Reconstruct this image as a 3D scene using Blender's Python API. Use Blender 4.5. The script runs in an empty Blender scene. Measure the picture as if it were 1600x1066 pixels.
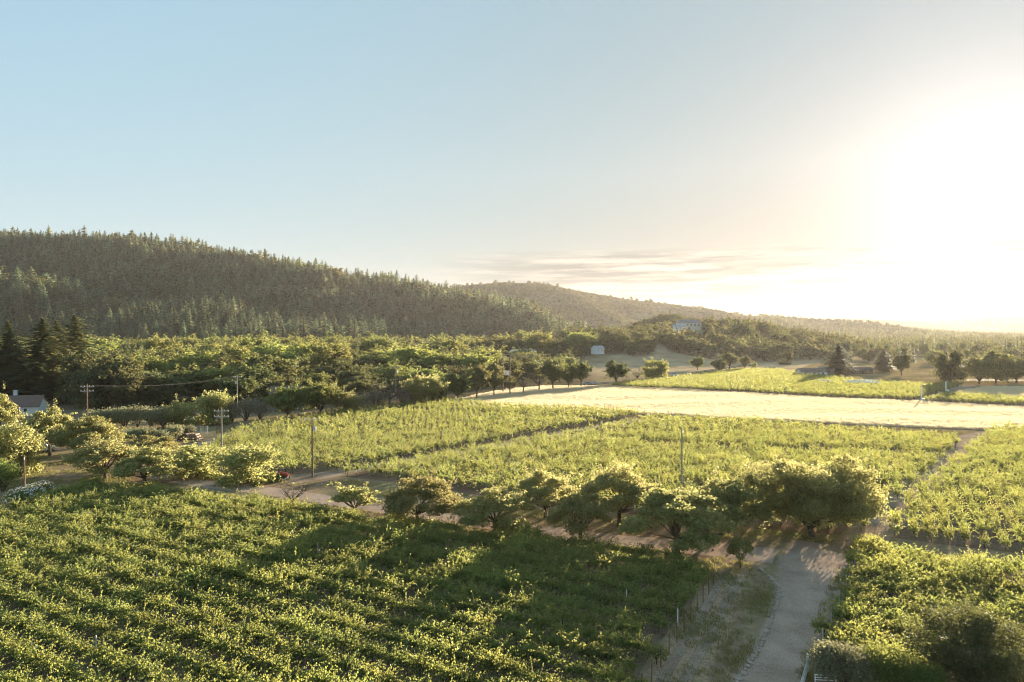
import bpy, math, random
import numpy as np
from mathutils import Vector, Matrix

R = math.radians
sc = bpy.context.scene
COL = sc.collection
PI = math.pi

# ------------------------------------------------------------------ camera
CAM_H = 27.0
F = 1067.0            # focal length in pixels of the 1600 wide photograph
HOR = 515.0
PITCH = math.atan((533 - HOR) / F)
cd = bpy.data.cameras.new('camera')
cd.sensor_width = 36
cd.lens = 24.0
cd.clip_start = 0.5
cd.clip_end = 40000
cam = bpy.data.objects.new('camera', cd)
COL.objects.link(cam)
cam.location = (0, 0, CAM_H)
cam.rotation_euler = (PI / 2 - PITCH, 0, 0)
sc.camera = cam

# ------------------------------------------------------------------ sky, sun, exposure
SUN_AZ = R(35.0)      # to the right of the viewing direction
SUN_EL = R(8.6)
EXPO = 2.05
sc.view_settings.view_transform = 'Standard'
sc.view_settings.look = 'None'
sc.view_settings.gamma = 1
sc.view_settings.exposure = EXPO
world = bpy.data.worlds.new('World')
sc.world = world
world.use_nodes = True
wt = world.node_tree
wt.nodes.clear()


def N(t, typ, **kw):
    n = t.nodes.new(typ)
    for k, v in kw.items():
        if k.startswith('i_'):
            key = k[2:]
            key = int(key) if key.isdigit() else key.replace('_', ' ')
            n.inputs[key].default_value = v
        else:
            setattr(n, k, v)
    return n


def L(t, a, b):
    t.links.new(a, b)


sky = N(wt, 'ShaderNodeTexSky', sky_type='NISHITA', sun_disc=False, sun_elevation=SUN_EL, sun_rotation=SUN_AZ,
        altitude=60, air_density=1.0, dust_density=0.3, ozone_density=1.5)
tc = N(wt, 'ShaderNodeTexCoord')
sep = N(wt, 'ShaderNodeSeparateXYZ')
L(wt, tc.outputs['Generated'], sep.inputs[0])
# pale thin veil high in the air (a bright milky sky), weaker far from the sun
sund = Vector((math.sin(SUN_AZ) * math.cos(SUN_EL), math.cos(SUN_AZ) * math.cos(SUN_EL), math.sin(SUN_EL)))
dot = N(wt, 'ShaderNodeVectorMath', operation='DOT_PRODUCT')
L(wt, tc.outputs['Generated'], dot.inputs[0])
dot.inputs[1].default_value = sund
mx = N(wt, 'ShaderNodeMath', operation='MAXIMUM', i_1=0.0)
L(wt, dot.outputs['Value'], mx.inputs[0])
pw = N(wt, 'ShaderNodeMath', operation='POWER', i_1=26.0)
L(wt, mx.outputs[0], pw.inputs[0])
pw2 = N(wt, 'ShaderNodeMath', operation='POWER', i_1=110.0)
L(wt, mx.outputs[0], pw2.inputs[0])
g1 = N(wt, 'ShaderNodeMath', operation='MULTIPLY', i_1=0.5)
L(wt, pw.outputs[0], g1.inputs[0])
g2 = N(wt, 'ShaderNodeMath', operation='MULTIPLY', i_1=1.2)
L(wt, pw2.outputs[0], g2.inputs[0])
gs = N(wt, 'ShaderNodeMath', operation='ADD')
L(wt, g1.outputs[0], gs.inputs[0])
L(wt, g2.outputs[0], gs.inputs[1])
glow = N(wt, 'ShaderNodeMix', data_type='RGBA', blend_type='MULTIPLY', i_0=1.0)
glow.inputs[6].default_value = (0.92, 0.98, 1.04, 1)
L(wt, gs.outputs[0], glow.inputs[7])
# the camera's sky is pale and even: compress each channel of the physical sky
spc = N(wt, 'ShaderNodeSeparateColor')
L(wt, sky.outputs[0], spc.inputs[0])
cmb = N(wt, 'ShaderNodeCombineColor')
for k, (ga, gn) in enumerate(((0.42, 0.418), (0.25, 0.565), (0.10, 0.722))):
    p_ = N(wt, 'ShaderNodeMath', operation='POWER', i_1=ga)
    q_ = N(wt, 'ShaderNodeMath', operation='MULTIPLY', i_1=gn * 10 / 2 ** 1.5)
    L(wt, spc.outputs[k], p_.inputs[0])
    L(wt, p_.outputs[0], q_.inputs[0])
    L(wt, q_.outputs[0], cmb.inputs[k])
ad1 = N(wt, 'ShaderNodeMix', data_type='RGBA', blend_type='ADD', i_0=1.0)
# the air near the ground adds its own light towards the sun, so the sky behind it is a little deeper there
dim0 = N(wt, 'ShaderNodeMath', operation='POWER', i_1=3.0)
L(wt, mx.outputs[0], dim0.inputs[0])
lowz = N(wt, 'ShaderNodeMapRange', i_1=0.0, i_2=0.22, i_3=1.25, i_4=0.6)
L(wt, sep.outputs['Z'], lowz.inputs[0])
dimm = N(wt, 'ShaderNodeMath', operation='MULTIPLY')
L(wt, dim0.outputs[0], dimm.inputs[0]); L(wt, lowz.outputs[0], dimm.inputs[1])
dim = N(wt, 'ShaderNodeMapRange', i_1=0.0, i_2=1.0, i_3=1.0, i_4=0.36)
L(wt, dimm.outputs[0], dim.inputs[0])
dims = N(wt, 'ShaderNodeVectorMath', operation='SCALE')
L(wt, cmb.outputs[0], dims.inputs[0])
L(wt, dim.outputs[0], dims.inputs['Scale'])
L(wt, dims.outputs[0], ad1.inputs[6])
L(wt, glow.outputs[2], ad1.inputs[7])
# low streaky clouds near the horizon on the side of the sun
dv = N(wt, 'ShaderNodeVectorMath', operation='MULTIPLY')
L(wt, tc.outputs['Generated'], dv.inputs[0])
dv.inputs[1].default_value = (3.2, 3.2, 46.0)
nz = N(wt, 'ShaderNodeTexNoise', i_Scale=1.3, i_Detail=6.0, i_Roughness=0.58)
nz.inputs['Distortion'].default_value = 0.5
L(wt, dv.outputs[0], nz.inputs['Vector'])
cr = N(wt, 'ShaderNodeMapRange', i_1=0.34, i_2=0.46, i_3=0.0, i_4=1.0)
L(wt, nz.outputs['Fac'], cr.inputs[0])
band = N(wt, 'ShaderNodeValToRGB')
band.color_ramp.elements[0].position = 0.0
band.color_ramp.elements[0].color = (0, 0, 0, 1)
for p_, c_ in ((0.012, 0.9), (0.09, 1.0), (0.104, 0.75)):
    e = band.color_ramp.elements.new(p_)
    e.color = (c_, c_, c_, 1)
band.color_ramp.elements[-1].position = 0.117
band.color_ramp.elements[-1].color = (0, 0, 0, 1)
L(wt, sep.outputs['Z'], band.inputs[0])
side = N(wt, 'ShaderNodeMapRange', i_1=-0.13, i_2=0.12, i_3=0.0, i_4=1.0)
L(wt, sep.outputs['X'], side.inputs[0])
m1 = N(wt, 'ShaderNodeMath', operation='MULTIPLY')
L(wt, cr.outputs[0], m1.inputs[0])
L(wt, band.outputs[0], m1.inputs[1])
m2 = N(wt, 'ShaderNodeMath', operation='MULTIPLY')
L(wt, m1.outputs[0], m2.inputs[0])
L(wt, side.outputs[0], m2.inputs[1])
nz2 = N(wt, 'ShaderNodeTexNoise', i_Scale=2.6, i_Detail=5.0, i_Roughness=0.6)
L(wt, dv.outputs[0], nz2.inputs['Vector'])
cc = N(wt, 'ShaderNodeValToRGB')
cc.color_ramp.elements[0].position = 0.42
cc.color_ramp.elements[0].color = (0.95, 0.95, 0.95, 1)
cc.color_ramp.elements[1].position = 0.62
cc.color_ramp.elements[1].color = (3.0, 2.7, 2.25, 1)
L(wt, nz2.outputs['Fac'], cc.inputs[0])
cm = N(wt, 'ShaderNodeMix', data_type='RGBA', blend_type='MIX')
m3 = N(wt, 'ShaderNodeMath', operation='MULTIPLY', i_1=1.0)
L(wt, m2.outputs[0], m3.inputs[0])
L(wt, m3.outputs[0], cm.inputs[0])
L(wt, ad1.outputs[2], cm.inputs[6])
cadd = N(wt, 'ShaderNodeMix', data_type='RGBA', blend_type='ADD', i_0=1.0)
L(wt, cc.outputs[0], cadd.inputs[6])
gdim = N(wt, 'ShaderNodeVectorMath', operation='SCALE')
gdim.inputs['Scale'].default_value = 0.55
L(wt, glow.outputs[2], gdim.inputs[0])
L(wt, gdim.outputs[0], cadd.inputs[7])
L(wt, cadd.outputs[2], cm.inputs[7])
bg = N(wt, 'ShaderNodeBackground', i_Strength=0.0685)
L(wt, cm.outputs[2], bg.inputs[0])
wo = N(wt, 'ShaderNodeOutputWorld')
L(wt, bg.outputs[0], wo.inputs[0])

sl = bpy.data.lights.new('sun', 'SUN')
sl.energy = 5.0
sl.angle = R(0.55)
sl.color = (1.0, 0.84, 0.62)
so = bpy.data.objects.new('sun', sl)
COL.objects.link(so)
so.rotation_euler = (-sund).to_track_quat('-Z', 'Y').to_euler()
so.location = (300, 400, 100)

sc.cycles.max_bounces = 8
sc.cycles.diffuse_bounces = 3
sc.cycles.glossy_bounces = 2
sc.cycles.transmission_bounces = 5
sc.cycles.transparent_max_bounces = 8
sc.cycles.volume_bounces = 0
sc.cycles.use_denoising = True
sc.cycles.filter_width = 1.1
sc.cycles.sample_clamp_indirect = 6

rng = np.random.default_rng(7)
rnd = random.Random(7)


# ------------------------------------------------------------------ pixel -> place
def G(px, py, z=0.0):
    """where the photograph's pixel meets the level z"""
    cx, cy = (px - 800) / F, (533 - py) / F
    d = Vector((cx, math.cos(PITCH) + cy * math.sin(PITCH), cy * math.cos(PITCH) - math.sin(PITCH)))
    t = (CAM_H - z) / -d.z
    return (d.x * t, d.y * t)


def P(px, Y):
    return (px - 800) / F * Y


def pix(x, y, z):
    dz = z - CAM_H
    c = y * math.cos(PITCH) - dz * math.sin(PITCH)
    v = dz * math.cos(PITCH) + y * math.sin(PITCH)
    return 800 + F * x / c, 533 - F * v / c


# ------------------------------------------------------------------ terrain heights
def crest(rows, drop):
    xs, ys, zs = [], [], []
    for px, Y, py in rows:
        xs.append(P(px, Y)); ys.append(Y)
        zs.append(0.0 if py is None else CAM_H + (HOR - py) / F * Y - drop)
    return np.array(xs), np.array(ys), np.array(zs)


RIDGES = [
    (crest([(-1100, 1900, None), (-500, 1900, 372), (0, 1800, 368), (120, 1780, 366), (200, 1750, 370), (260, 1730, 377), (320, 1700, 382),
            (370, 1680, 394), (430, 1650, 404), (500, 1620, 415), (560, 1600, 427), (620, 1600, 436), (680, 1600, 442),
            (740, 1600, 452), (790, 1560, 470), (830, 1520, 490), (880, 1480, 512), (960, 1450, None)], 27), ([-2200, -1500, -1350, -780, -460, -240, -30, 100], [800, 800, 780, 640, 560, 560, 600, 600]), 900, 26),
    (crest([(-700, 1150, None), (-300, 1150, 430), (0, 1150, 432), (70, 1150, 440), (200, 1140, 469), (300, 1130, 479), (400, 1110, 491),
            (500, 1090, 505), (600, 1060, 516), (680, 1040, 524), (760, 1020, None)], 22), 300, 300, 9),
    (crest([(560, 2700, None), (640, 2700, 470), (720, 2700, 448), (790, 2700, 443), (850, 2700, 446), (900, 2700, 456), (960, 2700, 467),
            (1020, 2700, 476), (1080, 2700, 484), (1150, 2750, 494), (1200, 2800, 499), (1250, 2850, 503), (1290, 2900, 510), (1350, 3000, None)], 5), 1300, 900, 14),
    (crest([(1050, 5200, None), (1200, 5200, 507), (1290, 5200, 502), (1330, 5200, 498), (1430, 5200, 503), (1500, 5200, 498), (1600, 5200, 493), (1800, 5200, 490), (2200, 5200, 500)], 18), 1400, 1200, 10),
    (crest([(1000, 7000, None), (1200, 7000, 503), (1280, 7000, 500), (1330, 7000, 497), (1380, 7000, 501), (1430, 7000, 496), (1500, 7000, 500), (1560, 7000, 496), (1700, 7000, 499), (2100, 7000, 495)], 0), 1300, 1200, 10),
    (crest([(1330, 3000, None), (1370, 3000, 516), (1395, 3000, 513), (1430, 3000, 517), (1480, 3000, None)], 12), 500, 500, 2),
]
BUMPS = [  # x, y, height, rx, ry
    (P(1085, 740), 740, 21.0, 150, 150),
    (P(1000, 610), 610, 8.0, 90, 90),
    (P(1180, 800), 800, 12.0, 150, 120),
    (P(1045, 960), 960, 40.0, 95, 120),
    (P(870, 680), 680, 9.0, 110, 130),
]


def smooth(a, b, v):
    t = np.clip((v - a) / (b - a), 0, 1)
    return t * t * (3 - 2 * t)


def height(X, Y):
    X = np.asarray(X, float); Y = np.asarray(Y, float)
    h = np.zeros(np.broadcast(X, Y).shape)
    for (xs, ys, zs), wf, wb, na in RIDGES:
        yc = np.interp(X, xs, ys)
        zc = np.interp(X, xs, zs, left=0, right=0)
        d = Y - yc
        if isinstance(wf, tuple):
            wf = np.interp(X, wf[0], wf[1])
        t = np.clip(np.abs(d) / np.where(d < 0, wf, wb), 0, 1)
        s = 0.5 + 0.5 * np.cos(PI * t)
        n = np.sin(X / 71 + 1.3 * np.sin(Y / 190)) + 0.6 * np.sin(X / 33 + Y / 120 + 2) + 0.5 * np.sin(Y / 95 + X / 210)
        env = np.clip(s * (1 - s) * 4, 0, 1) * np.clip(zc / 60, 0, 1)
        h = np.maximum(h, zc * s + n * na * 0.6 * env)
    for bx, by, bh, rx, ry in BUMPS:
        q = np.sqrt(((X - bx) / rx) ** 2 + ((Y - by) / ry) ** 2)
        h = h + bh * (0.5 + 0.5 * np.cos(PI * np.clip(q / 1.25, 0, 1)))
    return np.where(h < 0, 0, h)


def H(x, y):
    return float(height(x, y))


# ------------------------------------------------------------------ materials
def mat(name):
    m = bpy.data.materials.new(name)
    m.use_nodes = True
    t = m.node_tree
    for n in list(t.nodes):
        t.nodes.remove(n)
    out = N(t, 'ShaderNodeOutputMaterial')
    b = N(t, 'ShaderNodeBsdfPrincipled')
    L(t, b.outputs[0], out.inputs[0])
    return m, t, b, out


def simple(name, col, rough=0.7, metal=0.0, var=0.12, scale=6.0, bump=0.0):
    m, t, b, out = mat(name)
    b.inputs['Roughness'].default_value = rough
    b.inputs['Metallic'].default_value = metal
    tcn = N(t, 'ShaderNodeTexCoord')
    n = N(t, 'ShaderNodeTexNoise', i_Scale=scale, i_Detail=4.0)
    L(t, tcn.outputs['Object'], n.inputs['Vector'])
    r = N(t, 'ShaderNodeValToRGB')
    r.color_ramp.elements[0].position = 0.3
    r.color_ramp.elements[1].position = 0.7
    r.color_ramp.elements[0].color = tuple(c * (1 - var * 2) for c in col) + (1,)
    r.color_ramp.elements[1].color = tuple(min(1, c * (1 + var)) for c in col) + (1,)
    L(t, n.outputs['Fac'], r.inputs[0])
    L(t, r.outputs[0], b.inputs['Base Color'])
    if bump:
        bp = N(t, 'ShaderNodeBump', i_Strength=bump, i_Distance=0.05)
        L(t, n.outputs['Fac'], bp.inputs['Height'])
        L(t, bp.outputs[0], b.inputs['Normal'])
    return m


def leafmat(name, dark, light, trans, tf=0.45, rough=0.55, objvar=0.25):
    """leaf: reflection from a ramp over the single leaf and the single plant, and light let through from behind"""
    m, t, b, out = mat(name)
    geo = N(t, 'ShaderNodeNewGeometry')
    oi = N(t, 'ShaderNodeObjectInfo')
    r = N(t, 'ShaderNodeMix', data_type='RGBA')
    r.inputs[6].default_value = dark + (1,)
    r.inputs[7].default_value = light + (1,)
    L(t, geo.outputs['Random Per Island'], r.inputs[0])
    hs = N(t, 'ShaderNodeHueSaturation')
    mr = N(t, 'ShaderNodeMapRange', i_1=0.0, i_2=1.0, i_3=0.5 - 0.02 * objvar * 4, i_4=0.5 + 0.025 * objvar * 4)
    L(t, oi.outputs['Random'], mr.inputs[0])
    L(t, mr.outputs[0], hs.inputs['Hue'])
    w = N(t, 'ShaderNodeTexWhiteNoise', noise_dimensions='1D')
    L(t, oi.outputs['Random'], w.inputs['W'])
    mv = N(t, 'ShaderNodeMapRange', i_1=0.0, i_2=1.0, i_3=1 - objvar, i_4=1 + objvar)
    L(t, w.outputs['Value'], mv.inputs[0])
    L(t, mv.outputs[0], hs.inputs['Value'])
    L(t, r.outputs[2], hs.inputs['Color'])
    L(t, hs.outputs[0], b.inputs['Base Color'])
    b.inputs['Roughness'].default_value = rough
    b.inputs['Specular IOR Level'].default_value = 0.3
    tr = N(t, 'ShaderNodeBsdfTranslucent')
    hs2 = N(t, 'ShaderNodeHueSaturation')
    r2 = N(t, 'ShaderNodeMix', data_type='RGBA')
    r2.inputs[6].default_value = tuple(c * 0.7 for c in trans) + (1,)
    r2.inputs[7].default_value = tuple(min(1, c * 1.25) for c in trans) + (1,)
    L(t, geo.outputs['Random Per Island'], r2.inputs[0])
    L(t, r2.outputs[2], hs2.inputs['Color'])
    L(t, mv.outputs[0], hs2.inputs['Value'])
    L(t, mr.outputs[0], hs2.inputs['Hue'])
    L(t, hs2.outputs[0], tr.inputs[0])
    mxs = N(t, 'ShaderNodeMixShader', i_0=tf)
    L(t, b.outputs[0], mxs.inputs[1])
    L(t, tr.outputs[0], mxs.inputs[2])
    L(t, mxs.outputs[0], out.inputs[0])
    return m


M = {}
M['vine'] = leafmat('vine_leaf', (0.024, 0.062, 0.026), (0.065, 0.115, 0.036), (0.47, 0.475, 0.125), 0.5, 0.4, objvar=0.15)
M['walnut'] = leafmat('walnut_leaf', (0.065, 0.088, 0.03), (0.13, 0.15, 0.05), (0.60, 0.56, 0.22), 0.52, objvar=0.12)
M['walnut_yellow'] = leafmat('yellowing_leaf', (0.07, 0.09, 0.03), (0.16, 0.15, 0.06), (0.52, 0.46, 0.17), 0.45, objvar=0.08)
M['oak'] = leafmat('oak_leaf', (0.03, 0.043, 0.017), (0.06, 0.074, 0.028), (0.28, 0.26, 0.09), 0.33)
M['broad'] = leafmat('broad_leaf', (0.035, 0.056, 0.018), (0.075, 0.10, 0.028), (0.30, 0.29, 0.10), 0.38, objvar=0.35)
M['lush'] = leafmat('lush_leaf', (0.045, 0.085, 0.018), (0.10, 0.15, 0.03), (0.44, 0.43, 0.12), 0.44, objvar=0.25)
M['conifer'] = leafmat('conifer_needles', (0.048, 0.098, 0.062), (0.115, 0.175, 0.11), (0.42, 0.43, 0.22), 0.42, 0.6, objvar=0.45)
M['redwood'] = leafmat('redwood_needles', (0.03, 0.05, 0.02), (0.075, 0.095, 0.035), (0.30, 0.28, 0.10), 0.35, 0.6, objvar=0.15)
M['olive'] = leafmat('olive_leaf', (0.10, 0.115, 0.065), (0.20, 0.21, 0.125), (0.36, 0.35, 0.18), 0.38, 0.5)
M['grey_shrub'] = leafmat('grey_twigs', (0.12, 0.11, 0.085), (0.24, 0.21, 0.16), (0.25, 0.22, 0.13), 0.25)
M['scrub'] = leafmat('scrub_leaf', (0.06, 0.06, 0.025), (0.13, 0.11, 0.045), (0.22, 0.18, 0.07), 0.3, objvar=0.35)
M['straw'] = leafmat('straw_blade', (0.58, 0.48, 0.31), (0.77, 0.66, 0.46), (0.80, 0.69, 0.48), 0.5, 0.6, objvar=0.02)
M['weed'] = leafmat('weed_blade', (0.10, 0.12, 0.035), (0.28, 0.25, 0.09), (0.36, 0.33, 0.12), 0.4, 0.6, objvar=0.08)
M['flower'] = leafmat('white_petals', (0.75, 0.72, 0.68), (0.85, 0.84, 0.82), (0.8, 0.78, 0.7), 0.3, 0.5, objvar=0.05)
M['bark'] = simple('bark', (0.11, 0.08, 0.055), 0.9, var=0.25, scale=9, bump=0.6)
M['pole_wood'] = simple('weathered_pole_wood', (0.20, 0.115, 0.07), 0.85, var=0.2, scale=4)
M['pole_pale'] = simple('pale_pole_wood', (0.36, 0.30, 0.24), 0.85, var=0.15, scale=4)
M['crossarm'] = simple('grey_crossarm_wood', (0.42, 0.40, 0.37), 0.8, var=0.1, scale=5)
M['steel'] = simple('galvanised_steel', (0.55, 0.56, 0.56), 0.4, 0.6, var=0.06)
M['ceramic'] = simple('insulator_ceramic', (0.65, 0.62, 0.6), 0.25, var=0.05)
M['wire'] = simple('wire', (0.09, 0.085, 0.08), 0.8, 0.0, var=0.05)
M['white'] = simple('white_paint', (0.78, 0.77, 0.74), 0.55, var=0.05)
M['old_white'] = simple('weathered_white_paint', (0.62, 0.60, 0.55), 0.7, var=0.14, scale=3)
M['pale_wall'] = simple('pale_blue_wall', (0.55, 0.60, 0.60), 0.8, var=0.06)
M['cream_wall'] = simple('cream_wall', (0.60, 0.55, 0.45), 0.8, var=0.06)
M['grey_wall'] = simple('grey_wall', (0.20, 0.19, 0.175), 0.8, var=0.08)
M['brown_roof'] = simple('brown_shingles', (0.16, 0.10, 0.08), 0.85, var=0.18, scale=2.5, bump=0.4)
M['grey_roof'] = simple('grey_shingles', (0.17, 0.17, 0.18), 0.8, var=0.14, scale=2.5, bump=0.4)
M['metal_roof'] = simple('metal_roof', (0.34, 0.35, 0.36), 0.6, 0.1, var=0.06)
M['brick'] = simple('chimney_brick', (0.25, 0.12, 0.08), 0.85, var=0.2)
M['glass'] = simple('dark_glass', (0.03, 0.035, 0.04), 0.1, var=0.05)
M['fence_red'] = simple('redwood_boards', (0.26, 0.14, 0.09), 0.85, var=0.22, scale=3)
M['dark_wood'] = simple('dark_boards', (0.13, 0.085, 0.06), 0.85, var=0.2)
M['stone'] = simple('pale_fieldstone', (0.40, 0.32, 0.25), 0.85, var=0.2, scale=5, bump=0.5)
M['tyre'] = simple('black_rubber', (0.025, 0.025, 0.025), 0.8, var=0.1)
M['red'] = simple('red_paint', (0.38, 0.06, 0.035), 0.4, var=0.08)
M['truck'] = simple('faded_maroon_paint', (0.20, 0.10, 0.09), 0.35, var=0.1)
M['barrel'] = simple('oak_barrel_staves', (0.33, 0.20, 0.12), 0.65, var=0.2)
M['hoop'] = simple('iron_hoop', (0.12, 0.11, 0.10), 0.5, 0.6, var=0.1)
M['car_white'] = simple('white_car_paint', (0.72, 0.72, 0.72), 0.25, var=0.02)
M['car_grey'] = simple('silver_car_paint', (0.45, 0.46, 0.48), 0.25, 0.4, var=0.02)


def groundmat(name, cols, scale, pos=(0.35, 0.5, 0.65), detail=8.0, bump=0.3, fine=2.5, rough=0.95, margin=False):
    m, t, b, out = mat(name)
    g = N(t, 'ShaderNodeNewGeometry')
    n = N(t, 'ShaderNodeTexNoise', i_Scale=scale, i_Detail=detail, i_Roughness=0.62)
    L(t, g.outputs['Position'], n.inputs['Vector'])
    r = N(t, 'ShaderNodeValToRGB')
    r.color_ramp.elements[0].position = pos[0]
    r.color_ramp.elements[0].color = cols[0] + (1,)
    r.color_ramp.elements[1].position = pos[-1]
    r.color_ramp.elements[1].color = cols[-1] + (1,)
    for p_, c_ in zip(pos[1:-1], cols[1:-1]):
        e_ = r.color_ramp.elements.new(p_)
        e_.color = c_ + (1,)
    L(t, n.outputs['Fac'], r.inputs[0])
    n2 = N(t, 'ShaderNodeTexNoise', i_Scale=fine, i_Detail=6.0, i_Roughness=0.7)
    L(t, g.outputs['Position'], n2.inputs['Vector'])
    mm = N(t, 'ShaderNodeMapRange', i_1=0.3, i_2=0.7, i_3=0.62, i_4=1.35)
    L(t, n2.outputs['Fac'], mm.inputs[0])
    mu = N(t, 'ShaderNodeVectorMath', operation='SCALE')
    L(t, r.outputs[0], mu.inputs[0])
    L(t, mm.outputs[0], mu.inputs['Scale'])
    colour = mu.outputs[0]
    if margin:      # gravel thins out into bare ground and weeds towards its margin
        ea = N(t, 'ShaderNodeAttribute', attribute_name='edge')
        n3 = N(t, 'ShaderNodeTexNoise', i_Scale=0.9, i_Detail=7.0, i_Roughness=0.7)
        L(t, g.outputs['Position'], n3.inputs['Vector'])
        ad = N(t, 'ShaderNodeMath', operation='MULTIPLY_ADD', i_1=1.5)
        L(t, n3.outputs['Fac'], ad.inputs[0]); L(t, ea.outputs['Fac'], ad.inputs[2])
        em = N(t, 'ShaderNodeMapRange', i_1=1.22, i_2=1.55, i_3=0.0, i_4=1.0)
        L(t, ad.outputs[0], em.inputs[0])
        gr = N(t, 'ShaderNodeTexNoise', i_Scale=0.045, i_Detail=10.0, i_Roughness=0.65)
        L(t, g.outputs['Position'], gr.inputs['Vector'])
        rr = N(t, 'ShaderNodeValToRGB')
        for p_, c_ in zip((0.3, 0.45, 0.55, 0.68), ((0.13, 0.10, 0.06), (0.25, 0.175, 0.11), (0.25, 0.20, 0.11), (0.13, 0.135, 0.06))):
            e_ = rr.color_ramp.elements.new(p_) if p_ not in (0.3, 0.68) else rr.color_ramp.elements[0 if p_ == 0.3 else -1]
            e_.position = p_; e_.color = c_ + (1,)
        L(t, gr.outputs['Fac'], rr.inputs[0])
        mxm = N(t, 'ShaderNodeMix', data_type='RGBA')
        L(t, em.outputs[0], mxm.inputs[0]); L(t, mu.outputs[0], mxm.inputs[6]); L(t, rr.outputs[0], mxm.inputs[7])
        colour = mxm.outputs[2]
    L(t, colour, b.inputs['Base Color'])
    b.inputs['Roughness'].default_value = rough
    b.inputs['Specular IOR Level'].default_value = 0.0
    bp = N(t, 'ShaderNodeBump', i_Strength=bump, i_Distance=0.15)
    L(t, n2.outputs['Fac'], bp.inputs['Height'])
    L(t, bp.outputs[0], b.inputs['Normal'])
    return m


M['ground'] = groundmat('dry_ground', [(0.14, 0.10, 0.065), (0.27, 0.185, 0.12), (0.26, 0.21, 0.115), (0.16, 0.155, 0.07)], 0.045, (0.3, 0.45, 0.55, 0.7))
M['soil'] = groundmat('vineyard_soil', [(0.12, 0.08, 0.055), (0.19, 0.13, 0.09), (0.16, 0.125, 0.07)], 0.10)
M['gravel'] = groundmat('gravel', [(0.29, 0.215, 0.16), (0.36, 0.265, 0.20), (0.41, 0.31, 0.235)], 0.25, fine=9, margin=True)
M['track'] = groundmat('dirt_track', [(0.21, 0.155, 0.11), (0.29, 0.215, 0.155), (0.34, 0.26, 0.19)], 0.2, fine=4, margin=True)
M['dirt'] = groundmat('bare_dirt', [(0.26, 0.175, 0.11), (0.34, 0.235, 0.15), (0.30, 0.23, 0.13)], 0.3, fine=3, margin=True)
M['verge'] = groundmat('grassy_verge', [(0.28, 0.19, 0.12), (0.21, 0.18, 0.085), (0.12, 0.14, 0.05)], 0.16, (0.35, 0.5, 0.62), fine=3)
M['hay'] = groundmat('dry_hay', [(0.46, 0.36, 0.24), (0.56, 0.45, 0.32), (0.64, 0.53, 0.39)], 0.05, fine=1.2)
M['meadow'] = groundmat('dry_meadow', [(0.16, 0.12, 0.06), (0.24, 0.175, 0.085), (0.30, 0.22, 0.11)], 0.03, fine=0.5)
M['asphalt'] = groundmat('asphalt', [(0.055, 0.055, 0.058), (0.075, 0.074, 0.075)], 0.3, (0.35, 0.65), fine=6, rough=0.8)
M['line'] = simple('road_paint', (0.7, 0.66, 0.5), 0.6)
m_, t_, b_, o_ = mat('water')
b_.inputs['Base Color'].default_value = (0.03, 0.04, 0.035, 1)
b_.inputs['Roughness'].default_value = 0.12
nw = N(t_, 'ShaderNodeTexNoise', i_Scale=1.2, i_Detail=3.0)
gw = N(t_, 'ShaderNodeNewGeometry')
L(t_, gw.outputs['Position'], nw.inputs['Vector'])
bw = N(t_, 'ShaderNodeBump', i_Strength=0.4, i_Distance=0.05)
L(t_, nw.outputs['Fac'], bw.inputs['Height'])
L(t_, bw.outputs[0], b_.inputs['Normal'])
M['water'] = m_

# terrain material: dark forest floor on the wooded ridges, scrubby tan on the open hill, dry ground in the valley
m_, t_, b_, o_ = mat('terrain')
gg = N(t_, 'ShaderNodeNewGeometry')
at_ = N(t_, 'ShaderNodeAttribute', attribute_name='cover')
sp_ = N(t_, 'ShaderNodeSeparateColor')
L(t_, at_.outputs['Color'], sp_.inputs[0])


def noise_ramp(t, scale, cols, pos, geo):
    n = N(t, 'ShaderNodeTexNoise', i_Scale=scale, i_Detail=10.0, i_Roughness=0.65)
    L(t, geo.outputs['Position'], n.inputs['Vector'])
    r = N(t, 'ShaderNodeValToRGB')
    r.color_ramp.elements[0].position = pos[0]
    r.color_ramp.elements[0].color = cols[0] + (1,)
    r.color_ramp.elements[1].position = pos[-1]
    r.color_ramp.elements[1].color = cols[-1] + (1,)
    for p_, c_ in zip(pos[1:-1], cols[1:-1]):
        r.color_ramp.elements.new(p_).color = c_ + (1,)
    L(t, n.outputs['Fac'], r.inputs[0])
    return r


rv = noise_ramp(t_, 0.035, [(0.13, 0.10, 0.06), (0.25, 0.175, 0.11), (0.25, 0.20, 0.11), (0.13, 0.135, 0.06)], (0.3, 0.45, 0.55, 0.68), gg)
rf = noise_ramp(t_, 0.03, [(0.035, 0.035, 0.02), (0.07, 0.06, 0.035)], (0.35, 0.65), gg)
rs = noise_ramp(t_, 0.018, [(0.05, 0.055, 0.028), (0.10, 0.09, 0.045), (0.20, 0.155, 0.09)], (0.35, 0.55, 0.72), gg)
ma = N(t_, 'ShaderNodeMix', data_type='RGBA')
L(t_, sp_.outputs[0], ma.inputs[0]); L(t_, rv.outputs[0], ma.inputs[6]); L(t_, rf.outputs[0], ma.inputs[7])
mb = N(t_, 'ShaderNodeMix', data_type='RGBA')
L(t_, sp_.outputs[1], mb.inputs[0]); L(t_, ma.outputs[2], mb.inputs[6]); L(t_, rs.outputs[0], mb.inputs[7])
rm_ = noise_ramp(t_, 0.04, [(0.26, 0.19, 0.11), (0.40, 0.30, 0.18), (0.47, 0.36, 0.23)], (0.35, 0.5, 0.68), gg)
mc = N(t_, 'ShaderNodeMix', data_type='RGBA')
L(t_, sp_.outputs[2], mc.inputs[0]); L(t_, mb.outputs[2], mc.inputs[6]); L(t_, rm_.outputs[0], mc.inputs[7])
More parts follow.
